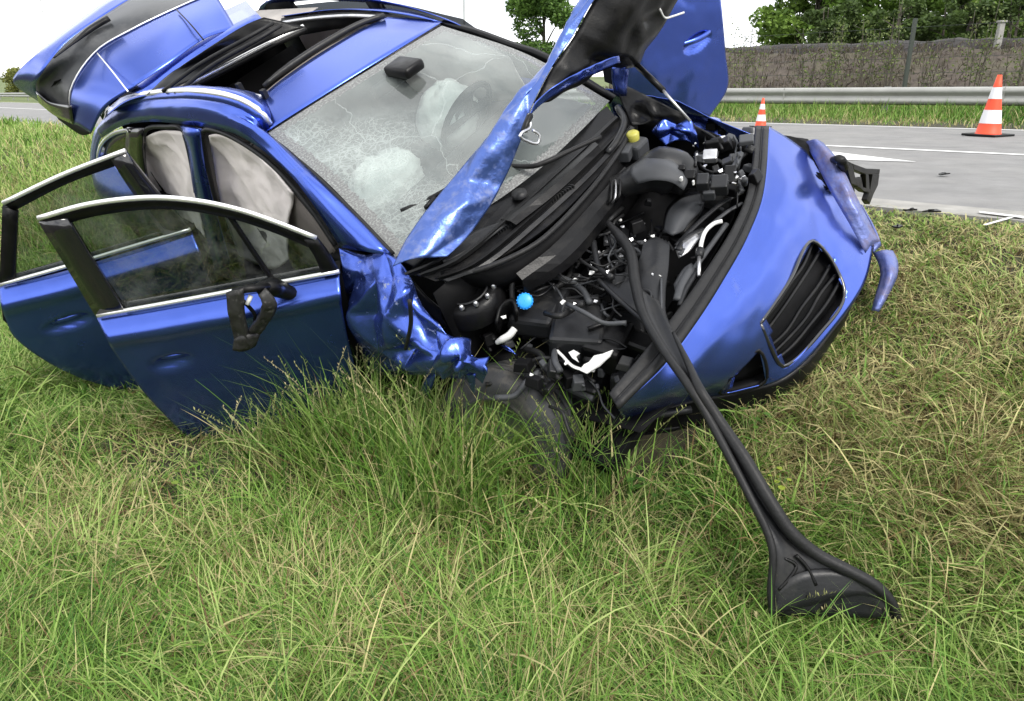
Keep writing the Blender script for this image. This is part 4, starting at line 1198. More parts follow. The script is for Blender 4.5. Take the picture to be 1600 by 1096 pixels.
tag(gk.build('cap_ribs', blue_cap_m, wt), kind='stuff')
loft('filler_funnel', black, car, [
    C('z', [(775, 505, .74), (782, 478, .78), (800, 468, .80), (808, 488, .78)]), C('z', [(778, 520, .66), (790, 500, .68), (800, 494, .68), (806, 510, .66)])], 14, 6, thick=.012)
Geo().tube(C('z', [(798, 392, .90), (802, 420, .84), (800, 455, .78), (802, 490, .70), (796, 512, .64)]), .013, 8).build('washer_hose', rubber, car, True)
for (u, v, z, s, r_, m_) in ((905, 520, .62, (.22, .26, .16), .5, grey_plastic), (950, 540, .60, (.16, .20, .14), .2, black), (975, 520, .56, (.16, .14, .12), .7, grey_plastic), (890, 480, .58, (.16, .2, .1), .1, black),
                             (860, 560, .46, (.2, .2, .12), .4, black), (905, 590, .42, (.24, .2, .12), .2, grey_plastic), (975, 590, .50, (.10, .12, .10), .4, grey_plastic), (1000, 545, .56, (.14, .10, .12), .1, black)):
    Geo().box(k1('z', u, v, z), s, Matrix.Rotation(r_, 3, 'Z') @ Matrix.Rotation(.15, 3, 'Y')).build('plastic_box', m_, car, bevel=.018)
Geo().prism([k1('z', u_, v_, z_) for u_, v_, z_ in ((905, 579, .645), (912, 570, .66), (920, 566, .665), (928, 556, .68), (942, 553, .688), (957, 547, .685), (952, 557, .678), (944, 564, .672), (936, 572, .66), (924, 579, .652), (916, 584, .645))], (.002, .002, -.004)).build('torn_liner', white_pl, car)
Geo().prism([k1('z', u_, v_, z_) for u_, v_, z_ in ((888, 551, .68), (896, 547, .685), (905, 552, .685), (899, 557, .68), (903, 566, .675), (894, 560, .675))], (.002, .002, -.004)).build('torn_liner', white_pl, car)
loft('torn_liner', white_pl, car, [C('z', [(862, 543, .66), (876, 557, .66), (896, 576, .65), (928, 582, .63)]), C('z', [(866, 541, .66), (880, 555, .66), (898, 572, .65), (930, 579, .63)])], 16, 3, thick=.004)
Geo().tube(C('z', [(776, 536, .68), (786, 530, .70), (796, 524, .71), (804, 514, .72)]), [.010, .016, .016, .015], 8).build('white_hose', white_pl, car, True)
loft('plastic_shard', white_pl, car, [C('z', [(880, 402, .80), (888, 396, .81)]), C('z', [(884, 414, .80), (896, 406, .80)])], 5, 4, amp=.006, freq=30)

# front carrier: brackets, silver pipe, air guide
fc = make('front_carrier', [], [], grey_plastic, car)
for pts, r_, m_ in (([(1056, 385), (1090, 350), (1125, 320), (1160, 300)], .012, grey_plastic), ([(1062, 398), (1100, 362), (1135, 332), (1160, 318)], .010, duct_grey),
                    ([(1060, 392), (1074, 372), (1100, 360)], .018, grey_plastic), ([(1085, 420), (1110, 385), (1135, 350)], .012, duct_grey),
                    ([(1058, 470), (1066, 445), (1080, 420)], .020, duct_grey), ([(1062, 478), (1072, 452), (1092, 420)], .012, grey_plastic),
                    ([(1130, 265), (1150, 255), (1165, 240)], .014, black), ([(1120, 250), (1140, 262), (1160, 300)], .012, duct_grey)):
    Geo().tube(C('z', pts, .76), r_, 6, flat=.55).build('brace', m_, fc, True)
loft('bracket_plate', alu, fc, [C('z', [(1054, 388, .76), (1072, 374, .77), (1088, 366, .77)]), C('z', [(1060, 404, .75), (1076, 394, .76), (1094, 372, .76)])], 8, 5, amp=.01, freq=14)
loft('bracket_plate', duct_grey, fc, [C('z', [(1052, 445, .74), (1068, 420, .75), (1080, 412, .75)]), C('z', [(1056, 462, .74), (1074, 440, .75), (1088, 420, .75)])], 8, 5, amp=.01, freq=14)
sp = make('coolant_pipe', [], [], alu, car)
Geo().tube(C('z', [(1128, 346, .80), (1115, 350, .80), (1102, 362, .80), (1096, 378, .79), (1094, 392, .79)]), .009, 8).build('pipe', white_pl, sp, True)
Geo().tube(C('z', [(1094, 390, .79), (1092, 402, .785)]), .017, 8).build('pipe_joint', grey_plastic, sp, True)
Geo().tube(C('z', [(1092, 402, .785), (1092, 432, .77)]), .008, 8).build('pipe', alu, sp, True)

# wiring, hoses and small broken pieces that fill the bay
rr = random.Random(5)


def bay(u, v, z): return k1('z', u, v, z)


BAYQ = [(835, 440), (880, 480), (1010, 470), (1045, 420), (1010, 345), (935, 340)]


def inpoly(x, y, q):
    c = False
    for i in range(len(q)):
        a, b_ = q[i], q[i - 1]
        if (a[1] > y) != (b_[1] > y) and x < (b_[0] - a[0]) * (y - a[1]) / (b_[1] - a[1]) + a[0]: c = not c
    return c


def scatter(q, n, z0, z1, fn):
    xs = [p[0] for p in q]; ys = [p[1] for p in q]
    k = 0
    while k < n:
        u, v = rr.uniform(min(xs), max(xs)), rr.uniform(min(ys), max(ys))
        if inpoly(u, v, q):
            fn(u, v, rr.uniform(z0, z1)); k += 1


def a_hose(u, v, z):
    d = rr.uniform(0, 6.28); l_ = rr.uniform(25, 70)
    pts = [bay(u, v, z)]; u0, v0 = u, v
    for s in range(3):
        d += rr.uniform(-.9, .9)
        u += l_ * math.cos(d) * .5; v += l_ * math.sin(d) * .4
        if u > 1040 - (v - 350) * .25: u = min(u, u0)
        if v < 190 and u > 1000: v = max(v, v0)
        pts.append(bay(u, v, z + rr.uniform(-.03, .03)))
    Geo().tube(pts, rr.choice((.004, .005, .007, .010, .014)), 6, 4).build('hose', rr.choice((rubber, rubber, black, grey_plastic, duct_grey)), car, True)


def a_lump(q_mats):
    def f(u, v, z):
        s = rr.uniform(.025, .075)
        R_ = Matrix.Rotation(rr.uniform(0, 3), 3, 'Z') @ Matrix.Rotation(rr.uniform(-.6, .6), 3, 'X')
        Geo().box(bay(u, v, z), (s, s * rr.uniform(.4, 1.1), s * rr.uniform(.3, .8)), R_, rr.uniform(.6, 1)).build('engine_part', rr.choice(q_mats), car, bevel=.005)
    return f


ALLQ = [(700, 470), (760, 450), (830, 450), (880, 420), (940, 350), (1000, 280), (1060, 210), (1170, 200), (1165, 290), (1100, 415), (1010, 540), (960, 610), (860, 620), (780, 560)]
scatter([(700, 470), (790, 450), (900, 520), (960, 600), (860, 620), (780, 560)], 26, .52, .70, a_lump((grey_plastic, black, duct_grey, alu, matt_black)))
scatter(ALLQ, 60, .50, .70, a_lump((matt_black, black, grey_plastic, grey_plastic, duct_grey)))
scatter(BAYQ, 34, .62, .76, a_lump((black, grey_plastic, grey_plastic, matt_black, alu, duct_grey)))
scatter(BAYQ, 60, .68, .80, a_hose)
scatter([(1075, 245), (1110, 195), (1180, 205), (1180, 290), (1140, 300)], 30, .74, .86, a_lump((black, grey_plastic, duct_grey, matt_black, alu)))
scatter([(1075, 245), (1110, 195), (1180, 205), (1175, 290), (1130, 300)], 14, .80, .88, a_hose)
scatter([(830, 500), (900, 610), (960, 610), (1010, 540), (940, 480)], 16, .55, .66, a_hose)
scatter([(700, 500), (780, 560), (860, 640), (900, 620), (800, 470)], 14, .45, .62, a_hose)


def a_chip(m_, name):
    def f(u, v, z):
        p = bay(u, v, z); s = rr.uniform(.004, .013)
        poly = [p + Vector((s * math.cos(a) * rr.uniform(.5, 1.3), s * math.sin(a) * rr.uniform(.5, 1.3), rr.uniform(-.006, .006))) for a in (0, 1.2, 2.6, 3.9, 5.1)]
        Geo().prism(poly, (0, 0, -.003)).build(name, m_, car)
    return f


scatter(BAYQ, 8, .76, .82, a_chip(white_pl, 'broken_chip'))
scatter(BAYQ, 18, .72, .82, a_chip(alu, 'broken_chip'))
scatter([(700, 440), (780, 440), (880, 500), (940, 600), (840, 600)], 6, .66, .80, a_chip(white_pl, 'broken_chip'))
scatter([(1000, 220), (1100, 200), (1170, 230), (1140, 340), (1060, 260)], 10, .84, .90, a_chip(alu, 'broken_chip'))
# fan grille next to the air guide
sl = Geo()
for k in range(7):
    sl.tube([bay(1014 + k * 5, 366 + k * 2, .79), bay(1022 + k * 5, 380 + k * 2, .77)], .004, 5)
tag(sl.build('fan_slots', black, car), kind='stuff')
Geo().tube(C('z', [(928, 322, .80), (934, 340, .79), (946, 346, .79), (958, 340, .80)]), .006, 6).build('yellow_tie', yellow_pl, car, True)
loft('air_guide', grey_plastic, car, [
    C('z', [(1006, 380, .80), (1024, 372, .80), (1046, 382, .79)]),
    C('z', [(990, 420, .78), (1022, 415, .80), (1044, 420, .78)]),
    C('z', [(940, 440, .76), (1010, 450, .79), (1040, 452, .77)]),
    C('z', [(965, 468, .765), (1015, 482, .785), (1040, 490, .775)]),
    C('z', [(1005, 500, .785), (1028, 512, .795), (1050, 515, .79)])], 24, 30, amp=.004, freq=10, thick=.008)
Geo().lathe(bay(1006, 466, .795), (0, -.2, 1), [(.036, -.01), (.036, .012), (.028, .016), (.026, .004), (.001, .003)], 20).build('guide_socket', grey_plastic, car, True)
Geo().tube(C('z', [(935, 438, .775), (968, 470, .78), (1010, 506, .80)]), .010, 8).build('guide_edge', grey_plastic, car, True)

# ------------------------------------------------------------------ long plastic trim leaning out of the bay onto the grass
def lp(u, v, Y):
    r = wray(u, v)
    s = Y / r.y
    return Vector((0, 0, CAM_H)) + r * s


def car_w(u, v, z): return M4 @ bay(u, v, z)


SP = [car_w(950, 348, .84), car_w(984, 392, .84), car_w(992, 440, .83), car_w(1004, 488, .84), car_w(1036, 546, .85), car_w(1078, 606, .85)]
end = SP[-1]


def on_depth(u, v, d0, d1, t):
    return lp(u, v, d0 + (d1 - d0) * t)


D0, D1 = end.y, 1.97
beam = empty('broken_trim', (lp(1290, 900, 2.05).x, 2.05, .02))
tag(beam, 'long black plastic duct trim sprawling from the engine bay down to the grass', 'plastic trim')


def rel(ps): return [p - beam.location for p in ps]


LEFT_T = SP + [on_depth(1108, 655, D0, D1, .18), on_depth(1140, 715, D0, D1, .42), on_depth(1176, 785, D0, D1, .66), on_depth(1200, 835, D0, D1, .80), on_depth(1208, 870, D0, D1, .88), on_depth(1204, 920, D0, D1, .95), on_depth(1206, 962, D0, D1, 1.0)]
Geo().tube(rel(LEFT_T), [.012, .022, .022, .022, .020, .018, .016, .015, .015, .015, .014, .013, .013, .012, .010], 10, 7).build('tube_edge', rubber, beam, True)
RT = [car_w(1028, 470, .83), car_w(1052, 520, .84), car_w(1076, 570, .85), car_w(1094, 610, .85), on_depth(1122, 655, D0, D1, .18), on_depth(1162, 715, D0, D1, .42), on_depth(1204, 785, D0, D1, .66), on_depth(1236, 832, D0, D1, .78), on_depth(1276, 866, D0, D1, .84), on_depth(1322, 890, D0, D1, .90), on_depth(1366, 914, D0, D1, .96), on_depth(1392, 940, D0, D1, 1.0), on_depth(1404, 968, D0, D1, 1.03)]
Geo().tube(rel(RT[1:]), [.006, .010, .014, .018, .020, .022, .022, .021, .020, .020, .018, .013], 10, 7).build('tube_edge', rubber, beam, True)
web_l = crom(LEFT_T[2:], 40)
web_r = crom(RT, 40)
loft('web', grey_plastic, beam, [rel(web_l), rel([a.lerp(b_, .5) + Vector((0, .02, -.012)) for a, b_ in zip(web_l, web_r)]), rel(web_r)], 60, 8, thick=.006)
FT = lambda u, v, t: on_depth(u, v, D0, D1, t)
Geo().tube(rel([FT(1224, 872, .86), FT(1244, 884, .88), FT(1232, 905, .92), FT(1216, 922, .95)]), .006, 6).tube(rel([FT(1244, 868, .86), FT(1262, 888, .89), FT(1275, 915, .94)]), .006, 6).build('web_rib', black, beam, True)
loft('foot_plate', grey_plastic, beam, [rel([FT(1206, 962, 1.0), FT(1250, 950, .99), FT(1300, 938, .98), FT(1350, 930, .97), FT(1390, 945, 1.0)]),
                                   rel([FT(1206, 930, .95), FT(1240, 900, .92), FT(1280, 890, .89), FT(1320, 895, .90), FT(1370, 918, .96)])], 20, 5, thick=.006)

# ------------------------------------------------------------------ helpers for places seen in the photograph
def TU(u, w_):
    """distance along the road where the line at offset w_ crosses photo column u"""
    k = (u - 800) / F * math.cos(PITCH)
    return ((RO[0] + RB[0] * w_) - k * (RO[1] + RB[1] * w_)) / (k * RA[1] - RA[0])


def road_hit(u, v, h=0.):
    """point of the sloping road plane seen at photo pixel (u, v)"""
    r = wray(u, v); z = road_z(0) + h; p = None
    for _ in range(12):
        s = (z - CAM_H) / r.z
        p = Vector((0, 0, CAM_H)) + r * s
        t_ = road_wt(p.x, p.y)[1]
        z = road_z(t_) + h
    return p


def ground_hit(u, v):
    r = wray(u, v); s = .5
    while s < 80:
        p = Vector((0, 0, CAM_H)) + r * s
        if p.z <= float(ground_z(p.x, p.y)): break
        s += .01 + s * .002
    return p


# white taper and chalk marks on the road
def flat_mark(name, px, h, mat):
    V = [road_hit(u, v, h) for u, v in px]
    return tag(make(name, V, [tuple(range(len(V)))], mat, smooth=False), kind='structure')


flat_mark('road_arrow', [(1290, 236), (1432, 253), (1316, 250), (1300, 245)], .006, marking)
flat_mark('chalk_mark', [(1536, 351), (1541, 352), (1592, 338), (1587, 336)], .010, marking)
flat_mark('chalk_mark', [(1530, 330), (1530, 332), (1600, 341), (1600, 338)], .014, marking)

# ------------------------------------------------------------------ traffic cones
orange = principled('cone_orange', (.66, .058, .014), .55, var=.08)
cone_white = principled('cone_white', (.60, .60, .61), .5, var=.06)


def cone(loc, h, label, yaw):
    root = empty('traffic_cone', loc, yaw)
    tag(root, label, 'traffic cone', 'traffic cones on the road')
    b = h * .30
    Geo().box((0, 0, .014 * h / .75 + .004), (2 * b * .98, 2 * b * .98, .028 * h / .75)).build('base', black, root, bevel=.008)
    r = lambda q: h * (.205 - .170 * q)
    seg = [(0.03, .215, orange, 'orange_band'), (.215, .435, cone_white, 'white_band'), (.435, .615, orange, 'orange_band'), (.615, .80, cone_white, 'white_band'), (.80, 1.0, orange, 'orange_tip')]
    for q0, q1, m_, nm in seg:
        e = .002 if m_ is cone_white else 0
        pr_ = [(r(q0) + e, q0 * h), (r(q1) + e, q1 * h)]
        if q1 == 1.0: pr_ += [(r(1) * .7, h), (.001, h * .992)]
        if q0 < .1: pr_ = [(r(0) * 1.12, .03 * h), (r(0.05), .05 * h)] + pr_[1:]
        Geo().lathe((0, 0, 0), (0, 0, 1), pr_, 28).build(nm, m_, root, True)
    return root


cone(road_hit(1543, 213), .76, 'large orange and white striped traffic cone standing in the far lane', .5)
cone(road_hit(1188, 199), .46, 'small orange and white traffic cone seen just behind the car bumper', .2)

# ------------------------------------------------------------------ guardrail
galv = principled('galvanised_steel', (.29, .29, .27), .50, .35, var=.12, var_scale=3)
gr = empty('guardrail', RW(11, 0))
tag(gr, 'long grey galvanised steel crash barrier along the far side of the road', 'guardrail')
PROF = [(-.000, .155), (.045, .135), (.075, .095), (.055, .045), (.010, .012), (.010, -.012), (.055, -.045), (.075, -.095), (.045, -.135), (.000, -.155)]
RAILH = lambda t: .43
go = gr.location
V, Fc = [], []
TS = np.linspace(-16, 110, 64)
for t in TS:
    for dw, dz in PROF: V.append(RW(11 - dw * 1.0, t, RAILH(t) + dz) - go)
k = len(PROF)
for i in range(len(TS) - 1):
    for j in range(k - 1): Fc.append((i * k + j, i * k + j + 1, (i + 1) * k + j + 1, (i + 1) * k + j))
make('rail_beam', V, Fc, galv, gr, True, thick=.006)
for i in range(24):
    t = -15 + i * 4.0
    Geo().box(RW(11.09, t, .20) - go, (.06, .11, .8), Matrix.Rotation(.79, 3, 'Z')).build('rail_post', galv, gr)
for i in range(8):
    t = -13 + 4.0 * i
    Geo().box(RW(10.94, t, RAILH(t)) - go, (.02, .012, .30), Matrix.Rotation(.79, 3, 'Z')).build('rail_joint', galv, gr)

def quads_to_mesh(name, P, A, B, colr, mat, parent):
    """leaf quads: centres P, half axes A and B"""
    n_ = len(P)
    V = np.empty((n_, 4, 3))
    V[:, 0] = P - A; V[:, 1] = P - B * .55 + A * .1; V[:, 2] = P + A; V[:, 3] = P + B * .55 + A * .1
    return mesh_np(name, V.reshape(-1, 3), np.arange(n_ * 4).reshape(-1, 4), np.repeat(colr, 4, 0), mat, parent)


def mesh_np(name, V, Q, colr, mat, parent=None, tris=None):
    me = bpy.data.meshes.new(name)
    nq = len(Q); nt = 0 if tris is None else len(tris)
    me.vertices.add(len(V)); me.vertices.foreach_set('co', np.asarray(V, np.float32).ravel())
    loops = np.asarray(Q).ravel()
    if nt: loops = np.concatenate([loops, np.asarray(tris).ravel()])
    me.loops.add(len(loops)); me.loops.foreach_set('vertex_index', loops.astype(np.int32))
    me.polygons.add(nq + nt)
    st = np.concatenate([np.arange(nq) * 4, nq * 4 + np.arange(nt) * 3]).astype(np.int32)
    me.polygons.foreach_set('loop_start', st)
    me.polygons.foreach_set('use_smooth', [True] * (nq + nt))
    me.update(calc_edges=True)
    at = me.attributes.new('tint', 'FLOAT_COLOR', 'POINT')
    c4 = np.ones((len(V), 4), np.float32); c4[:, :3] = colr
    at.data.foreach_set('color', c4.ravel())
    me.materials.append(mat)
    o = bpy.data.objects.new(name, me); col.objects.link(o)
    if parent: o.parent = parent
    return o


# ------------------------------------------------------------------ embankment beyond the barrier
emb_m = principled('stony_bank', (.066, .053, .043), .95, var=.45, var_scale=5, bump=.8, bump_scale=12, dirt=(.075, .07, .038), dirt_scale=1.6, dirt_pos=(.45, .65))
crest_m = principled('shaded_crest_growth', (.034, .031, .031), .95, var=.4, var_scale=9, bump=.6, bump_scale=14)  # dark band along the bank top: shade and growth put into one colour
T0, T1 = -40, 17.5


def bank(name, prof, mat, kind='structure'):
    V, Fc = [], []
    ts = np.linspace(T0, T1, 150)
    k_ = 18
    pw = np.interp(np.linspace(0, 1, k_), np.linspace(0, 1, len(prof)), [p[0] for p in prof])
    pz = np.interp(np.linspace(0, 1, k_), np.linspace(0, 1, len(prof)), [p[1] for p in prof])
    for t in ts:
        fade = min(1, max(0, (T1 - t) / 3.5)); fade = fade * fade * (3 - 2 * fade)
        for w_, z_ in zip(pw, pz):
            p = RW(w_, t)
            n_ = noise.noise(Vector((p.x * 1.7, p.y * 1.7, z_ * 1.7))) * .10 + noise.noise(Vector((p.x * 5, p.y * 5, z_ * 5))) * .05
            V.append((p.x, p.y, .62 + (z_ - .62) * fade + n_))
    for i in range(len(ts) - 1):
        for j in range(k_ - 1): Fc.append((i * k_ + j, i * k_ + j + 1, (i + 1) * k_ + j + 1, (i + 1) * k_ + j))
    return tag(make(name, V, Fc, mat, smooth=False), kind=kind)


bank('embankment', [(13.9, .5), (14.6, .95), (16.6, 2.22), (17.2, 2.34), (24, 2.30), (25, .4)], emb_m)
bank('embankment_crest', [(17.0, 2.30), (17.25, 2.50), (17.6, 2.52), (18.6, 2.50), (19, 2.3)], crest_m)
# dry scrub that clothes the bank
n_ = 26000
tt = RNG.uniform(-14, 17, n_); qq = RNG.uniform(0, 1, n_)
ww = 13.9 + 3.4 * qq
zz = np.interp(ww, [13.9, 14.6, 16.6, 17.2], [.5, .95, 2.22, 2.34])
fd = np.clip((T1 - tt) / 3.5, 0, 1); fd = fd * fd * (3 - 2 * fd)
P = RO + RA * tt[:, None] + RB * ww[:, None]
dn = vnoise(P[:, 0] + zz * 2, P[:, 1], .9, 31)
kk = RNG.uniform(0, 1, n_) < .25 + .9 * dn
P3 = np.stack([P[:, 0], P[:, 1], .62 + (zz - .62) * fd + RNG.uniform(0, .14, n_)], 1)[kk]
a = RNG.normal(size=P3.shape) * np.array([.35, .35, 1]); a /= np.linalg.norm(a, axis=1)[:, None]
b_ = np.cross(a, RNG.normal(size=P3.shape)); b_ /= np.linalg.norm(b_, axis=1)[:, None]
pick = RNG.integers(0, 4, len(P3))
cl = np.array([(.115, .092, .070), (.075, .060, .048), (.085, .085, .042), (.15, .125, .10)])[pick] * RNG.uniform(.5, 1.1, len(P3))[:, None]
tag(quads_to_mesh('dry_scrub', P3, a * .10, b_ * .022, cl, leaf_m, None), kind='stuff')
conc = principled('weathered_concrete', (.25, .245, .225), .85, var=.2, bump=.2, bump_scale=60)
cp = empty('concrete_post', RW(16.9, TU(1549, 16.9), 1.25))
tag(cp, 'short pale concrete marker post standing on the stony bank', 'post')
Geo().box((0, 0, .30), (.13, .13, .8), None, .92).build('shaft', conc, cp, bevel=.01)
Geo().box((0, 0, .72), (.17, .17, .05)).build('cap', conc, cp, bevel=.01)

# wire fence
fence_m = principled('dark_green_steel', (.022, .030, .022), .6)
fe = empty('wire_fence', RW(13.4, 0, 0))
tag(fe, 'dark wire mesh fence on slim posts behind the crash barrier', 'fence')
fo = fe.location
for i in range(9):
    t = TU(1416, 13.4) + (i - 4) * 4.6
    g = Geo().box(RW(13.4, t, .95) - fo, (.07, .07, 1.95))
    g.build('fence_post', fence_m, fe)
for i in range(6):
    g = Geo()
    g.tube([RW(13.4, TU(1416, 13.4) + s * 4.6, .25 + i * .30) - fo for s in (-4, -2, 0, 2, 4)], .004, 4, 2)
    g.build('fence_wire', fence_m, fe)


# ------------------------------------------------------------------ trees and shrubs
def leaf_cloud(rng, clumps, n, size, c_lo, c_hi):
    """leaves in the outer shell of many small clumps; clumps = (centre, radius)"""
    w_ = np.array([c[1] ** 2 for c in clumps]); w_ /= w_.sum()
    idx = rng.choice(len(clumps), n, p=w_)
    ce = np.array([c[0] for c in clumps])[idx]; ra = np.array([c[1] for c in clumps])[idx]
    d = rng.normal(size=(n, 3)); d /= np.linalg.norm(d, axis=1)[:, None]
    r = ra * rng.uniform(.25, 1.0, n) ** .5
    P = ce + d * r[:, None] * np.array([1, 1, .8])
    a = rng.normal(size=(n, 3)); a[:, 2] *= .6; a /= np.linalg.norm(a, axis=1)[:, None]
    b = np.cross(a, rng.normal(size=(n, 3))); b /= np.linalg.norm(b, axis=1)[:, None]
    s = size * rng.uniform(.6, 1.4, n)[:, None]
    k = rng.uniform(0, 1, n)[:, None] * .7 + rng.uniform(0, 1, len(clumps))[idx][:, None] * .3
    colr = np.array(c_lo) * (1 - k) + np.array(c_hi) * k
    return P, a * s, b * s, colr


def tree(name, loc, h, spread, crown_lo, n, size, c_lo, c_hi, label, cat, group, seed, trunk_r=.16, nclump=40, stems=1):
    rng = np.random.default_rng(seed)
    root = empty(name, loc)
    tag(root, label, cat, group)
    clumps, g = [], Geo()
    top = Vector((rng.uniform(-.1, .1) * spread, rng.uniform(-.1, .1) * spread, h * .86))
    for s in range(stems):
        bx = Vector((rng.uniform(-.25, .25) * spread * (stems > 1), rng.uniform(-.25, .25) * spread * (stems > 1), 0))
        tp = top + bx * 1.6
        g.tube([bx + Vector((0, 0, -.3)), bx * 1.1 + Vector((.03 * h * rng.uniform(-1, 1), 0, h * .35)), tp], [trunk_r, trunk_r * .7, trunk_r * .15], 7, 5)
    g.build('trunk', bark_m, root, True)
    gl = Geo()
    for i in range(nclump):
        q = rng.uniform(0, 1)
        z = h * (crown_lo + (1 - crown_lo) * q)
        rad = spread * math.sqrt(max(.06, 1 - (2 * q - .85) ** 2)) * rng.uniform(.35, 1.0)
        a = rng.uniform(0, 6.283)
        c = (rad * math.cos(a) + top.x * q, rad * math.sin(a) + top.y * q, min(z, h * .97))
        clumps.append((c, spread * rng.uniform(.14, .34)))
        if i % 3 == 0:
            b0 = Vector((top.x * q * .6, top.y * q * .6, max(.15 * h, z - .25 * h)))
            gl.tube([b0, b0.lerp(Vector(c), .55) + Vector((0, 0, .04 * h)), Vector(c)], [trunk_r * .35, trunk_r * .2, trunk_r * .06], 5, 3)
    gl.build('limbs', bark_m, root, True)
    quads_to_mesh('crown', *leaf_cloud(rng, clumps, n, size, c_lo, c_hi), leaf_m, root)
    return root


G_LO, G_HI = (.052, .105, .018), (.17, .28, .05)
for i, (u, w_, h, sp, lab) in enumerate((
        (1262, 27, 6.2, 2.1, 'smaller round green tree at the left end of the row above the bank'),
        (1335, 28, 7.6, 2.9, 'broad leafy green tree second from the left above the bank'),
        (1430, 28, 8.4, 3.0, 'tall bright green tree standing above the dark fence post'),
        (1515, 27, 8.2, 2.8, 'dense green tree standing above the concrete marker post'),
        (1610, 26, 8.4, 3.0, 'leafy green tree rising at the right edge above the cone'))):
    t = TU(u, w_)
    p = RW(w_, t); p.z = .9
    tree('leafy_tree', p, h, sp, .16, 15000, .10, G_LO, (.17, .28, .045) if i % 2 else (.20, .31, .055), lab, 'tree', 'trees above the bank', 40 + i, .17, 62)
p = RW(34, TU(850, 34)); p.z = .2
tree('leafy_tree', p, 7.4, 3.1, .16, 20000, .12, (.028, .068, .014), (.12, .21, .04), 'lone dark green tree seen over the windscreen', 'tree', None, 61, .2, 50)
# undergrowth along the top of the bank
for i, (u, h, sp) in enumerate(((1290, 1.6, 1.0), (1390, 1.5, 1.1), (1480, 1.7, 1.1), (1580, 1.6, 1.1))):
    w_ = 20.5
    p = RW(w_, TU(u, w_)); p.z = 2.3
    tree('bush', p, h, sp, .05, 3500, .07, (.028, .05, .014), (.09, .14, .035),
         ('low dark bush at the left end of the bank top', 'low bush beside the fence post on the bank top', 'low bush left of the concrete post on the bank top', 'low bush right of the concrete post on the bank top')[i], 'bush', 'bushes on the bank top', 80 + i, .05, 22, 3)


def sapling(u, w_, z0, h, n, label, seed, lean=0., c_hi=(.16, .20, .06), leaf=.035):
    rng = np.random.default_rng(seed)
    p = RW(w_, TU(u, w_)); p.z = z0
    root = empty('sapling', p)
    tag(root, label, 'sapling', 'thin saplings on the bank')
    g = Geo(); P = []
    for s in range(5):
        bx = rng.uniform(-.28, .28); by = rng.uniform(-.2, .2); hh = h * rng.uniform(.6, 1)
        pts = [Vector((bx * .3, by * .3, -.2)), Vector((bx * .7 + lean * .5, by, hh * .5)), Vector((bx + lean + rng.uniform(-.1, .1), by * 1.3, hh))]
        g.tube(pts, [.014, .010, .004], 5, 4)
        cv = crom(pts, 12)
        for _ in range(n // 5):
            q = cv[int(rng.integers(4, 12))]
            P.append((q.x + rng.normal() * .11, q.y + rng.normal() * .11, q.z + rng.normal() * .08))
        for b_ in range(4):
            q = cv[int(rng.integers(4, 11))]
            g.tube([q, q + Vector((rng.normal() * .16, rng.normal() * .16, rng.uniform(.08, .28)))], [.006, .003], 4)
    g.build('stems', bark_m, root, True)
    P = np.array(P); m_ = len(P)
    a = rng.normal(size=(m_, 3)); a /= np.linalg.norm(a, axis=1)[:, None]
    b_ = np.cross(a, rng.normal(size=(m_, 3))); b_ /= np.linalg.norm(b_, axis=1)[:, None]
    k = rng.uniform(0, 1, m_)[:, None]
    quads_to_mesh('leaves', P, a * leaf, b_ * leaf, np.array((.06, .085, .03)) * (1 - k) + np.array(c_hi) * k, leaf_m, root)


for i, (u, w_, z0, h, n, lab) in enumerate((
        (1156, 14.4, .8, 2.6, 260, 'tall thin sapling just right of the open blue door'),
        (1180, 14.8, 1.0, 1.7, 150, 'short wispy sapling second from the blue door'),
        (1262, 14.6, .9, 2.0, 240, 'grey green sapling in front of the smaller round tree'),
        (1300, 14.4, .8, 2.3, 520, 'bushiest sapling standing in front of the stony bank'),
        (1352, 15.0, 1.2, 2.2, 300, 'pale leaved sapling left of the tall fence post'),
        (1388, 15.2, 1.3, 2.1, 300, 'pale leaved sapling close to the tall fence post'),
        (1448, 14.6, .9, 1.6, 160, 'short sapling just right of the tall fence post'),
        (1522, 14.8, 1.0, 2.2, 360, 'bushy sapling left of the concrete post'),
        (1585, 14.6, .9, 2.2, 260, 'sapling growing to the right of the traffic cone'))):
    sapling(u, w_, z0, h, n, lab, 100 + i)

# far left: shrubs beyond the road and a lattice mast
for i, (u, w_, h, sp, lab) in enumerate(((-30, 13.5, 3.6, 1.9, 'yellowish green shrub at the left edge beyond the road'), (28, 15, 2.9, 1.8, 'low green shrub under the raised tailgate beyond the road'), (90, 17, 2.4, 2.0, 'small shrub hidden behind the raised tailgate'))):
    p = RW(w_, TU(u, w_)); p.z = road_z(TU(u, w_)) - .1
    tree('roadside_shrub', p, h, sp, .08, 6000, .09, (.06, .08, .02), (.24, .25, .06), lab, 'shrub', 'shrubs beyond the road on the left', 130 + i, .06, 30, 4)
mast_m = principled('pale_steel', (.42, .43, .44), .6, .3)
p = Vector(((106 - 800) / F * math.cos(PITCH) * 110, 110, -1))
ma = empty('lattice_mast', p)
tag(ma, 'faint pale lattice mast standing far off behind the tailgate', 'mast')
for sx, sy in ((-1, -1), (1, -1), (1, 1), (-1, 1)):
    Geo().tube([Vector((sx * 1.3, sy * 1.3, 0)), Vector((sx * 1.1, sy * 1.1, 14))], .05, 5).build('mast_leg', mast_m, ma)
for k in range(10):
    z = 1 + k * 1.35
    Geo().tube([Vector((-1.2, -1.2, z)), Vector((1.2, -1.2, z))], .03, 4).tube([Vector((-1.2, -1.2, z)), Vector((1.2, -1.2, z + 1.35))], .03, 4).build('mast_brace', mast_m, ma)
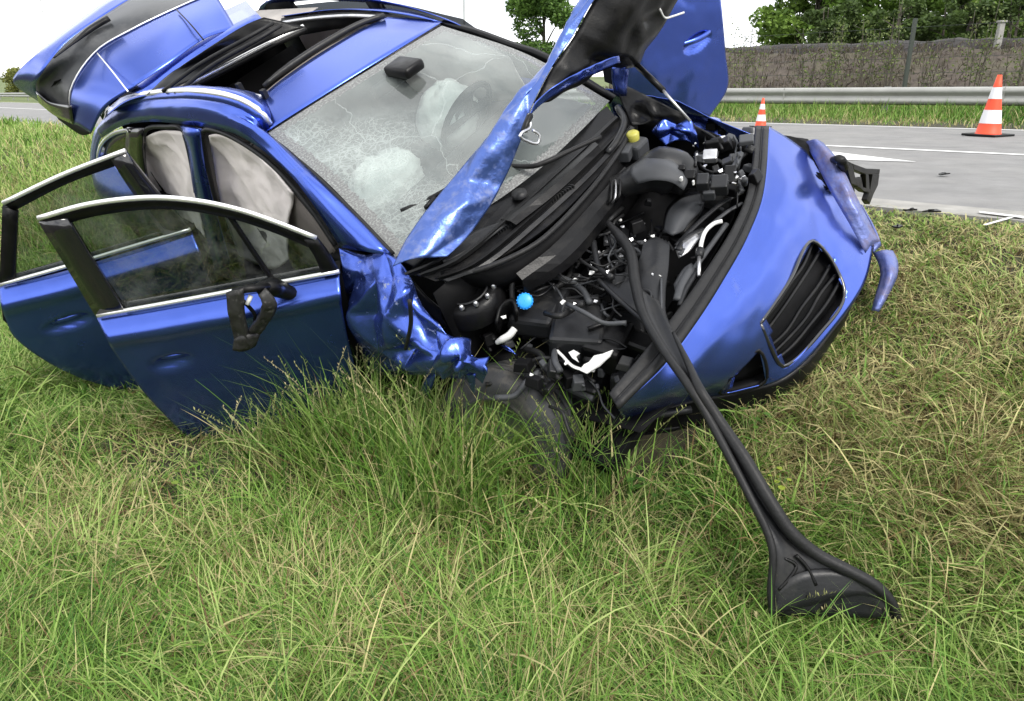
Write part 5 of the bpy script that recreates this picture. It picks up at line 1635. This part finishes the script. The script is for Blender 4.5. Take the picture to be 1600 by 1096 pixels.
po = empty('distant_pole', Vector(((727 - 800) / F * math.cos(PITCH) * 70, 70, 0)))
tag(po, 'distant dark pole rising above the windscreen edge', 'pole')
Geo().tube([Vector((0, 0, -1)), Vector((0, 0, 9))], .09, 8).build('shaft', mast_m, po)
Geo().tube([Vector((0, 0, 8.8)), Vector((-.6, 0, 9))], .06, 6).build('arm', mast_m, po)


# ------------------------------------------------------------------ grass
def in_car(X, Y, margin=0.):
    R_ = np.array(M4I.to_3x3()); t_ = np.array(M4I.translation)
    Z = ground_z(X, Y)
    q = np.stack([X, Y, Z], -1) @ R_.T + t_
    return (q[..., 0] > -3.5) & (q[..., 0] < .78 - margin) & (np.abs(q[..., 1]) < .80 - margin) & (q[..., 2] < .9)


PAL = np.array([(.026, .074, .009), (.074, .172, .020), (.165, .275, .046), (.32, .39, .130), (.43, .385, .18), (.15, .10, .043)])


def blades(name, X, Y, L, width, th0, kap, az, colr, nseg=4, zoff=-.015, mat=None):
    n_ = len(X)
    Z = ground_z(X, Y) + zoff
    lev = nseg
    dl = (L / nseg)[:, None]
    dirh = np.stack([np.cos(az), np.sin(az), np.zeros(n_)], 1)
    side = np.stack([-np.sin(az), np.cos(az), np.zeros(n_)], 1)
    tw = RNG.normal(size=n_) * .5
    side = side * np.cos(tw)[:, None] + np.array([0, 0, 1]) * np.sin(tw)[:, None]
    pos = np.stack([X, Y, Z], 1)
    V = np.empty((n_, lev * 2 + 1, 3))
    p = pos.copy()
    for i in range(nseg + 1):
        t = i / nseg
        wd = width * (1 - .75 * t ** 1.5) * .5
        if i < nseg:
            V[:, 2 * i] = p - side * wd[:, None]
            V[:, 2 * i + 1] = p + side * wd[:, None]
        else: V[:, 2 * i] = p
        th = np.clip(th0 + kap * (t + .5 / nseg), -1.75, 1.75)
        step = dirh * np.sin(th)[:, None] + np.array([0, 0, 1]) * np.cos(th)[:, None]
        p = p + step * dl
        gz = ground_z(p[:, 0], p[:, 1]) + .012
        p[:, 2] = np.maximum(p[:, 2], gz)
    k = lev * 2 + 1
    base = (np.arange(n_) * k)[:, None]
    Q = np.concatenate([base + np.array([2 * i, 2 * i + 1, 2 * i + 3, 2 * i + 2]) for i in range(nseg - 1)], 0)
    T = base + np.array([2 * nseg - 2, 2 * nseg - 1, 2 * nseg])
    tt = np.repeat(np.arange(k)[None] // 2 / nseg, n_, 0)[..., None]
    cc_ = colr[:, None, :] * np.ones((1, k, 1))
    o = mesh_np(name, V.reshape(-1, 3), Q, cc_.reshape(-1, 3), mat or grass_m, None, T)
    return tag(o, kind='stuff')


def sample(n, y0, y1, pw=1.6, mx_=1.3):
    u = RNG.uniform(0, 1, n)
    e = 1 - pw
    Y = (y0 ** e + u * (y1 ** e - y0 ** e)) ** (1 / e)
    X = RNG.uniform(-1, 1, n) * (.78 * Y + mx_)
    return X, Y


def gauss(X, Y, cx, cy, r): return np.exp(-((X - cx) ** 2 + (Y - cy) ** 2) / (r * r))


def spot_at(u, v): return ground_hit(u, v)


TALL = [(spot_at(600, 735), .28), (spot_at(510, 715), .22), (spot_at(910, 760), .22), (spot_at(970, 755), .16), (spot_at(690, 800), .2), (spot_at(770, 740), .12), (spot_at(560, 700), .2), (spot_at(430, 720), .12)]
STRAW = [(spot_at(1450, 720), .35), (spot_at(1330, 640), .25), (spot_at(1560, 760), .3), (spot_at(60, 820), .30), (spot_at(1530, 470), .6), (spot_at(1480, 420), .5), (spot_at(240, 690), .25), (spot_at(1250, 720), .25), (spot_at(60, 250), 2.2)]
SHORT = [(spot_at(310, 745), .36), (spot_at(170, 640), .35), (spot_at(1040, 700), .15), (spot_at(1285, 945), .13)]
TUFT = [(spot_at(1570, 640), .16), (spot_at(1470, 720), .17), (spot_at(1010, 690), .2), (spot_at(60, 590), .25)]


def field(n, y0, y1, pw, mx_, wmul, lmul, name, nseg=4, xr=None):
    X, Y = sample(n, y0, y1, pw, mx_)
    if xr: X = RNG.uniform(xr[0], xr[1], n)
    w_, t_ = road_wt(X, Y)
    # a good share of the blades springs from tufts and leans outwards from them
    tx, ty = sample(int(n / 42), y0, y1, pw, mx_)
    if xr: tx = RNG.uniform(xr[0], xr[1], len(tx))
    who = RNG.integers(0, len(tx), n)
    intuft = RNG.uniform(0, 1, n) < .42
    rad_ = np.abs(RNG.normal(size=n)) * (.014 + .008 * Y); ang = RNG.uniform(0, 6.283, n)
    X = np.where(intuft, tx[who] + rad_ * np.cos(ang), X); Y = np.where(intuft, ty[who] + rad_ * np.sin(ang), Y)
    w_, t_ = road_wt(X, Y)
    keep = (w_ < -.03 - .10 * RNG.uniform(0, 1, len(X))) & ~in_car(X, Y, .05)
    edge = np.clip(-w_ / 1.3, 0, 1)
    keep &= RNG.uniform(0, 1, len(X)) < (.55 + .45 * edge)
    X, Y, w_, edge, ang, intuft, who = X[keep], Y[keep], w_[keep], edge[keep], ang[keep], intuft[keep], who[keep]
    hue = RNG.normal(size=len(tx))[who] * intuft; size_ = RNG.uniform(.5, 1.3, len(tx))[who]; comb = RNG.uniform(0, 6.283, len(tx))[who]
    n_ = len(X)
    tall = sum(gauss(X, Y, c.x, c.y, r) for c, r in TALL); tall = np.clip(tall, 0, 1) * (RNG.uniform(0, 1, n_) < .58)
    straw = np.clip(sum(gauss(X, Y, c.x, c.y, r) for c, r in STRAW), 0, 1)
    tuft = np.clip(sum(gauss(X, Y, c.x, c.y, r) for c, r in TUFT), 0, 1)
    n1 = vnoise(X, Y, 2.2, 5); n2 = vnoise(X, Y, 6.0, 6); n3 = vnoise(X, Y, .8, 7)
    slope_w = np.clip((w_ + 2.6) / 1.2, 0, 1)            # mown, shorter towards the road
    L = (.12 + .22 * RNG.uniform(0, 1, n_) ** 1.3) * (.75 + .5 * n1) * (1 - .62 * slope_w) * (.45 + .55 * edge)
    short = np.clip(sum(gauss(X, Y, c.x, c.y, r) for c, r in SHORT), 0, 1)
    L = L * (1 - .68 * short)
    L = L * lmul + tall * RNG.uniform(.16, .50, n_) + tuft * RNG.uniform(.02, .16, n_)
    az = 6.283 * (vnoise(X, Y, 1.6, 8) * 1.6 + vnoise(X, Y, 5, 9) * .6) + RNG.normal(size=n_) * 1.25
    L = np.where(intuft, L * size_, L)
    az = np.where(intuft, ang + .6 * np.sin(comb - ang) + RNG.normal(size=n_) * .35, az)
    flat_ = RNG.uniform(0, 1, n_) < .62
    th0 = np.where(flat_, RNG.uniform(.75, 1.5, n_), np.abs(RNG.normal(size=n_)) * .45 + .15 + .3 * n2)
    th0 = np.where(intuft, RNG.uniform(.1, .8, n_), th0); flat_ = flat_ & ~intuft
    kap = np.where(flat_, RNG.uniform(-.35, .55, n_), RNG.uniform(.2, 1.7, n_) + .4 * n1)
    th0 = np.where(tall > .35, th0 * .55, th0); kap = np.where(tall > .35, kap * .75, kap)
    width = wmul * (.0028 + .0072 * RNG.uniform(0, 1, n_) ** 2.5) * (1 + .3 * tall)
    # hue of each single blade
    q = RNG.uniform(0, 1, n_)
    dry = np.clip(.19 + .38 * straw + .30 * (n2 - .5) + .30 * (n3 - .5) + .06 * slope_w - .22 * tall, .04, .7)
    gidx = np.clip((RNG.normal(size=n_) * .85 + 1.55 + .35 * flat_ + .38 * hue + (n1 - .5) * 1.2 + .65 * slope_w), 0, 2.999)
    i0 = gidx.astype(int); f_ = (gidx - i0)[:, None]
    green = PAL[i0] * (1 - f_) + PAL[np.minimum(i0 + 1, 3)] * f_
    drycol = PAL[4] * RNG.uniform(.6, 1.15, n_)[:, None]
    brown = RNG.uniform(0, 1, n_) < .18 + .06 * slope_w
    drycol = np.where(brown[:, None], PAL[5] * RNG.uniform(.6, 1.3, n_)[:, None], drycol)
    colr = np.where((q < dry)[:, None], drycol, green)
    return blades(name, X, Y, L, width, th0, kap, az, colr, nseg)


field(175000, 1.15, 4.8, 1.9, .9, 1.0, 1.0, 'long_grass', 5)
field(90000, 3.6, 11, 1.7, 1.0, 1.6, 1.1, 'bank_grass', 3)
field(85000, 2.2, 6.2, .6, 1, 1.15, 1.25, 'mown_grass', 3, (.7, 4.6))
# left: grass strip that runs away beside the road
X, Y = sample(110000, 5.0, 34, 1.5, 1.0)
X = -np.abs(X) + .5
w_, t_ = road_wt(X, Y)
k = (w_ < -.05) & ~in_car(X, Y)
X, Y = X[k], Y[k]; n_ = len(X)
n1 = vnoise(X, Y, .9, 15); n2 = vnoise(X, Y, 2.5, 16)
q = np.clip(RNG.normal(size=n_) * .7 + 1.9 + (n1 - .5) * 2, 0, 2.999); i0 = q.astype(int); f_ = (q - i0)[:, None]
cl = PAL[i0] * (1 - f_) + PAL[np.minimum(i0 + 1, 3)] * f_
dry = RNG.uniform(0, 1, n_) < np.clip(.12 + .9 * (n2 - .45), .05, .7)
cl = np.where(dry[:, None], PAL[4] * RNG.uniform(.55, 1.1, n_)[:, None], cl)
blades('verge_grass', X, Y, RNG.uniform(.08, .26, n_), .004 + .0011 * Y * RNG.uniform(.7, 1.3, n_), np.abs(RNG.normal(size=n_)) * .5, RNG.uniform(.2, 1.2, n_), RNG.uniform(0, 6.283, n_), cl, 3)
# far verge between road and barrier, taller towards the fence
n_ = 90000
tt = RNG.uniform(-14, 34, n_) ; ww = 8.92 + RNG.uniform(0, 1, n_) ** .8 * 5.2
P = RO + RA * tt[:, None] + RB * ww[:, None]
n1 = vnoise(P[:, 0], P[:, 1], .9, 21)
tallv = np.clip((ww - 9.5) / 1.0, 0, 1)
q = np.clip(RNG.normal(size=n_) * .6 + 1.3 + (n1 - .5) * 1.6, 0, 2.999); i0 = q.astype(int); f_ = (q - i0)[:, None]
cl = PAL[i0] * (1 - f_) + PAL[np.minimum(i0 + 1, 3)] * f_
dry = RNG.uniform(0, 1, n_) < np.where(tallv < .3, .50, .12)
cl = np.where(dry[:, None], PAL[4] * RNG.uniform(.5, 1.0, n_)[:, None], cl)
blades('verge_grass', P[:, 0], P[:, 1], (.05 + .10 * RNG.uniform(0, 1, n_)) + tallv * RNG.uniform(.05, .34, n_), RNG.uniform(.010, .022, n_), np.abs(RNG.normal(size=n_)) * .4, RNG.uniform(.1, 1.2, n_), RNG.uniform(0, 6.283, n_), cl, 3)

# flowering stalks standing above the grass by the front wheel
SV, SQ, SC = [], [], []


def stalk(p, h, az, lean, colr, width=.0026):
    pts = []
    for i in range(7):
        t = i / 6
        pts.append(Vector((p.x + math.cos(az) * lean * t * t, p.y + math.sin(az) * lean * t * t, p.z + h * t * (1 - .18 * t * lean / max(h, .1)))))
    sd = Vector((1, .15, 0))
    for i in range(6):
        b = len(SV)
        SV.extend([pts[i] - sd * width * .5, pts[i] + sd * width * .5, pts[i + 1] + sd * width * .4, pts[i + 1] - sd * width * .4])
        SQ.append((b, b + 1, b + 2, b + 3)); SC.extend([colr] * 4)
    m_ = rr.randint(9, 16)
    for s in range(m_):
        q = pts[4].lerp(pts[6], s / (m_ - 1)) if s else pts[4]
        a = rr.uniform(0, 6.28); ln = rr.uniform(.010, .024)
        d = Vector((math.cos(a) * .6, math.sin(a) * .6, .8)).normalized() * ln
        sx = d.orthogonal().normalized() * .0022
        b = len(SV)
        SV.extend([q - sx, q + d * .5 - sx * 1.6, q + d, q + d * .5 + sx * 1.6])
        SQ.append((b, b + 1, b + 2, b + 3)); SC.extend([(colr[0] * 1.15, colr[1] * 1.05, colr[2] * 1.1)] * 4)


for (u, v, su, sv, n, h0, h1) in ((640, 720, 120, 40, 46, .32, .62), (540, 700, 60, 30, 22, .30, .60), (890, 760, 80, 30, 34, .28, .52), (420, 720, 70, 30, 16, .2, .4), (1000, 720, 50, 20, 8, .2, .4), (760, 790, 120, 40, 20, .2, .4),
                                  (1280, 1010, 160, 60, 16, .12, .28), (650, 900, 300, 120, 22, .15, .3), (1000, 900, 200, 100, 18, .15, .3), (200, 800, 160, 80, 14, .15, .3)):
    for _ in range(n):
        p = ground_hit(u + rr.gauss(0, su * .5), v + rr.gauss(0, sv * .5))
        if in_car(np.array([p.x]), np.array([p.y]), .02)[0]: continue
        h = rr.uniform(h0, h1)
        c = rr.choice(((.16, .22, .06), (.24, .27, .10), (.33, .32, .16), (.13, .20, .05)))
        stalk(p, h, rr.uniform(0, 6.28), h * rr.uniform(.15, .7), c)
tag(mesh_np('seed_stalks', np.array([tuple(v) for v in SV]), np.array(SQ), np.array(SC), grass_m), kind='stuff')

# cut stems lying loose on the mown bank
n_ = 2600
u = RNG.uniform(0, 1, n_)
X = RNG.uniform(.4, 4.2, n_); Y = RNG.uniform(1.3, 4.6, n_)
w_, t_ = road_wt(X, Y); k = (w_ < -.1) & ~in_car(X, Y, .0); X, Y = X[k], Y[k]; n_ = len(X)
cl = PAL[4] * RNG.uniform(.55, 1.15, n_)[:, None]
blades('loose_straw', X, Y, RNG.uniform(.06, .22, n_), RNG.uniform(.002, .004, n_), RNG.uniform(1.2, 1.6, n_), RNG.uniform(-.1, .3, n_), RNG.uniform(0, 6.283, n_), cl, 3, zoff=.045)


# broad leaved weeds
def weed(u, v, label, seed, r=.11, n=30, c=(.085, .17, .03)):
    rng = random.Random(seed)
    p = ground_hit(u, v)
    root = empty('leafy_weed', p)
    tag(root, label, 'weed', 'broad leaved weeds in the grass')
    for i in range(n):
        a = rng.uniform(0, 6.28); d = r * math.sqrt(rng.uniform(.05, 1)); z = rng.uniform(.05, .15)
        ctr = Vector((d * math.cos(a), d * math.sin(a), z))
        s = rng.uniform(.009, .017)
        fwd_ = Vector((math.cos(a), math.sin(a), rng.uniform(-.4, .2))).normalized(); sd = fwd_.cross(Vector((0, 0, 1))).normalized()
        upv = sd.cross(fwd_)
        V = [ctr - fwd_ * s, ctr - fwd_ * s * .2 + sd * s * .9 + upv * s * .2, ctr + fwd_ * s * .6 + sd * s * .7 + upv * s * .15, ctr + fwd_ * s * 1.1,
             ctr + fwd_ * s * .6 - sd * s * .7 + upv * s * .15, ctr - fwd_ * s * .2 - sd * s * .9 + upv * s * .2]
        k_ = rng.uniform(.7, 1.3)
        o = mesh_np('leaf', np.array([tuple(x) for x in V]), np.array([(0, 1, 2, 3), (0, 3, 4, 5)]), np.array([tuple(x * k_ for x in c)] * 6), leaf_m, root)
    g = Geo()
    for i in range(5):
        a = i * 1.3
        g.tube([Vector((0, 0, -.02)), Vector((r * .4 * math.cos(a), r * .4 * math.sin(a), .11))], .002, 4)
    g.build('stems', grass_stem, root)


grass_stem = principled('weed_stem', (.12, .20, .05), .6)
weed(1100, 830, 'clover like weed beside the long plastic trim', 1, .10)
weed(1030, 800, 'dark green weed left of the long plastic trim', 2, .12, c=(.055, .13, .022))
weed(1215, 785, 'yellow green weed just right of the long plastic trim', 3, .05, 8, (.20, .25, .03))
weed(1168, 690, 'small bright weed under the bumper beside the trim', 4, .08, 12)
weed(300, 1060, 'pale green broad leaved weed at the bottom left', 5, .09, 18, (.14, .23, .055))
weed(240, 790, 'yellowish weed in front of the open front door', 6, .12, 16, (.16, .22, .04))
weed(560, 775, 'low weed in the tall grass below the front wheel', 7, .12, 16)

# grass caught on the roof edge
tf = Geo()
q0 = M4 @ C('y', [(160, 184, -.63)])[0]
root = empty('grass_tuft', q0)
tag(root, 'small tuft of uprooted grass caught on the rear roof edge', 'grass tuft')
for i in range(11):
    a = i * .9
    tip = Vector((math.cos(a) * .07, math.sin(a) * .04, rr.uniform(.03, .14)))
    tf.tube([Vector((0, 0, -.01)), tip * .5 + Vector((0, 0, .02)), tip], [.0028, .0022, .0008], 4, 3)
tf.build('blades', grass_stem, root)

# ------------------------------------------------------------------ loose debris
def fragment(u, v, s, label, seed, on_road=True):
    rng = random.Random(seed)
    p = road_hit(u, v, .01) if on_road else ground_hit(u, v) + Vector((0, 0, .05))
    o = empty('debris_fragment', p, rng.uniform(0, 3))
    tag(o, label, 'debris', 'broken plastic fragments by the road')
    poly = [Vector((s * math.cos(a) * rng.uniform(.6, 1.2), s * .55 * math.sin(a) * rng.uniform(.6, 1.2), rng.uniform(0, .012))) for a in (0, .9, 1.9, 3.0, 4.1, 5.2)]
    Geo().prism(poly, (0, 0, .008)).build('shard', black, o)
    Geo().box((s * .2, 0, .012), (s * .7, s * .18, .016), Matrix.Rotation(.4, 3, 'Z')).build('rib', black, o)


fragment(1422, 331, .05, 'black plastic shard on the pale road edge nearest the car', 1)
fragment(1457, 333, .045, 'thin black shard on the pale road edge right of the other', 2)
fragment(1398, 371, .045, 'small black lump lying on the bare soil by the road', 3, False)
fragment(1475, 274, .06, 'dark sliver lying out on the grey asphalt', 4)
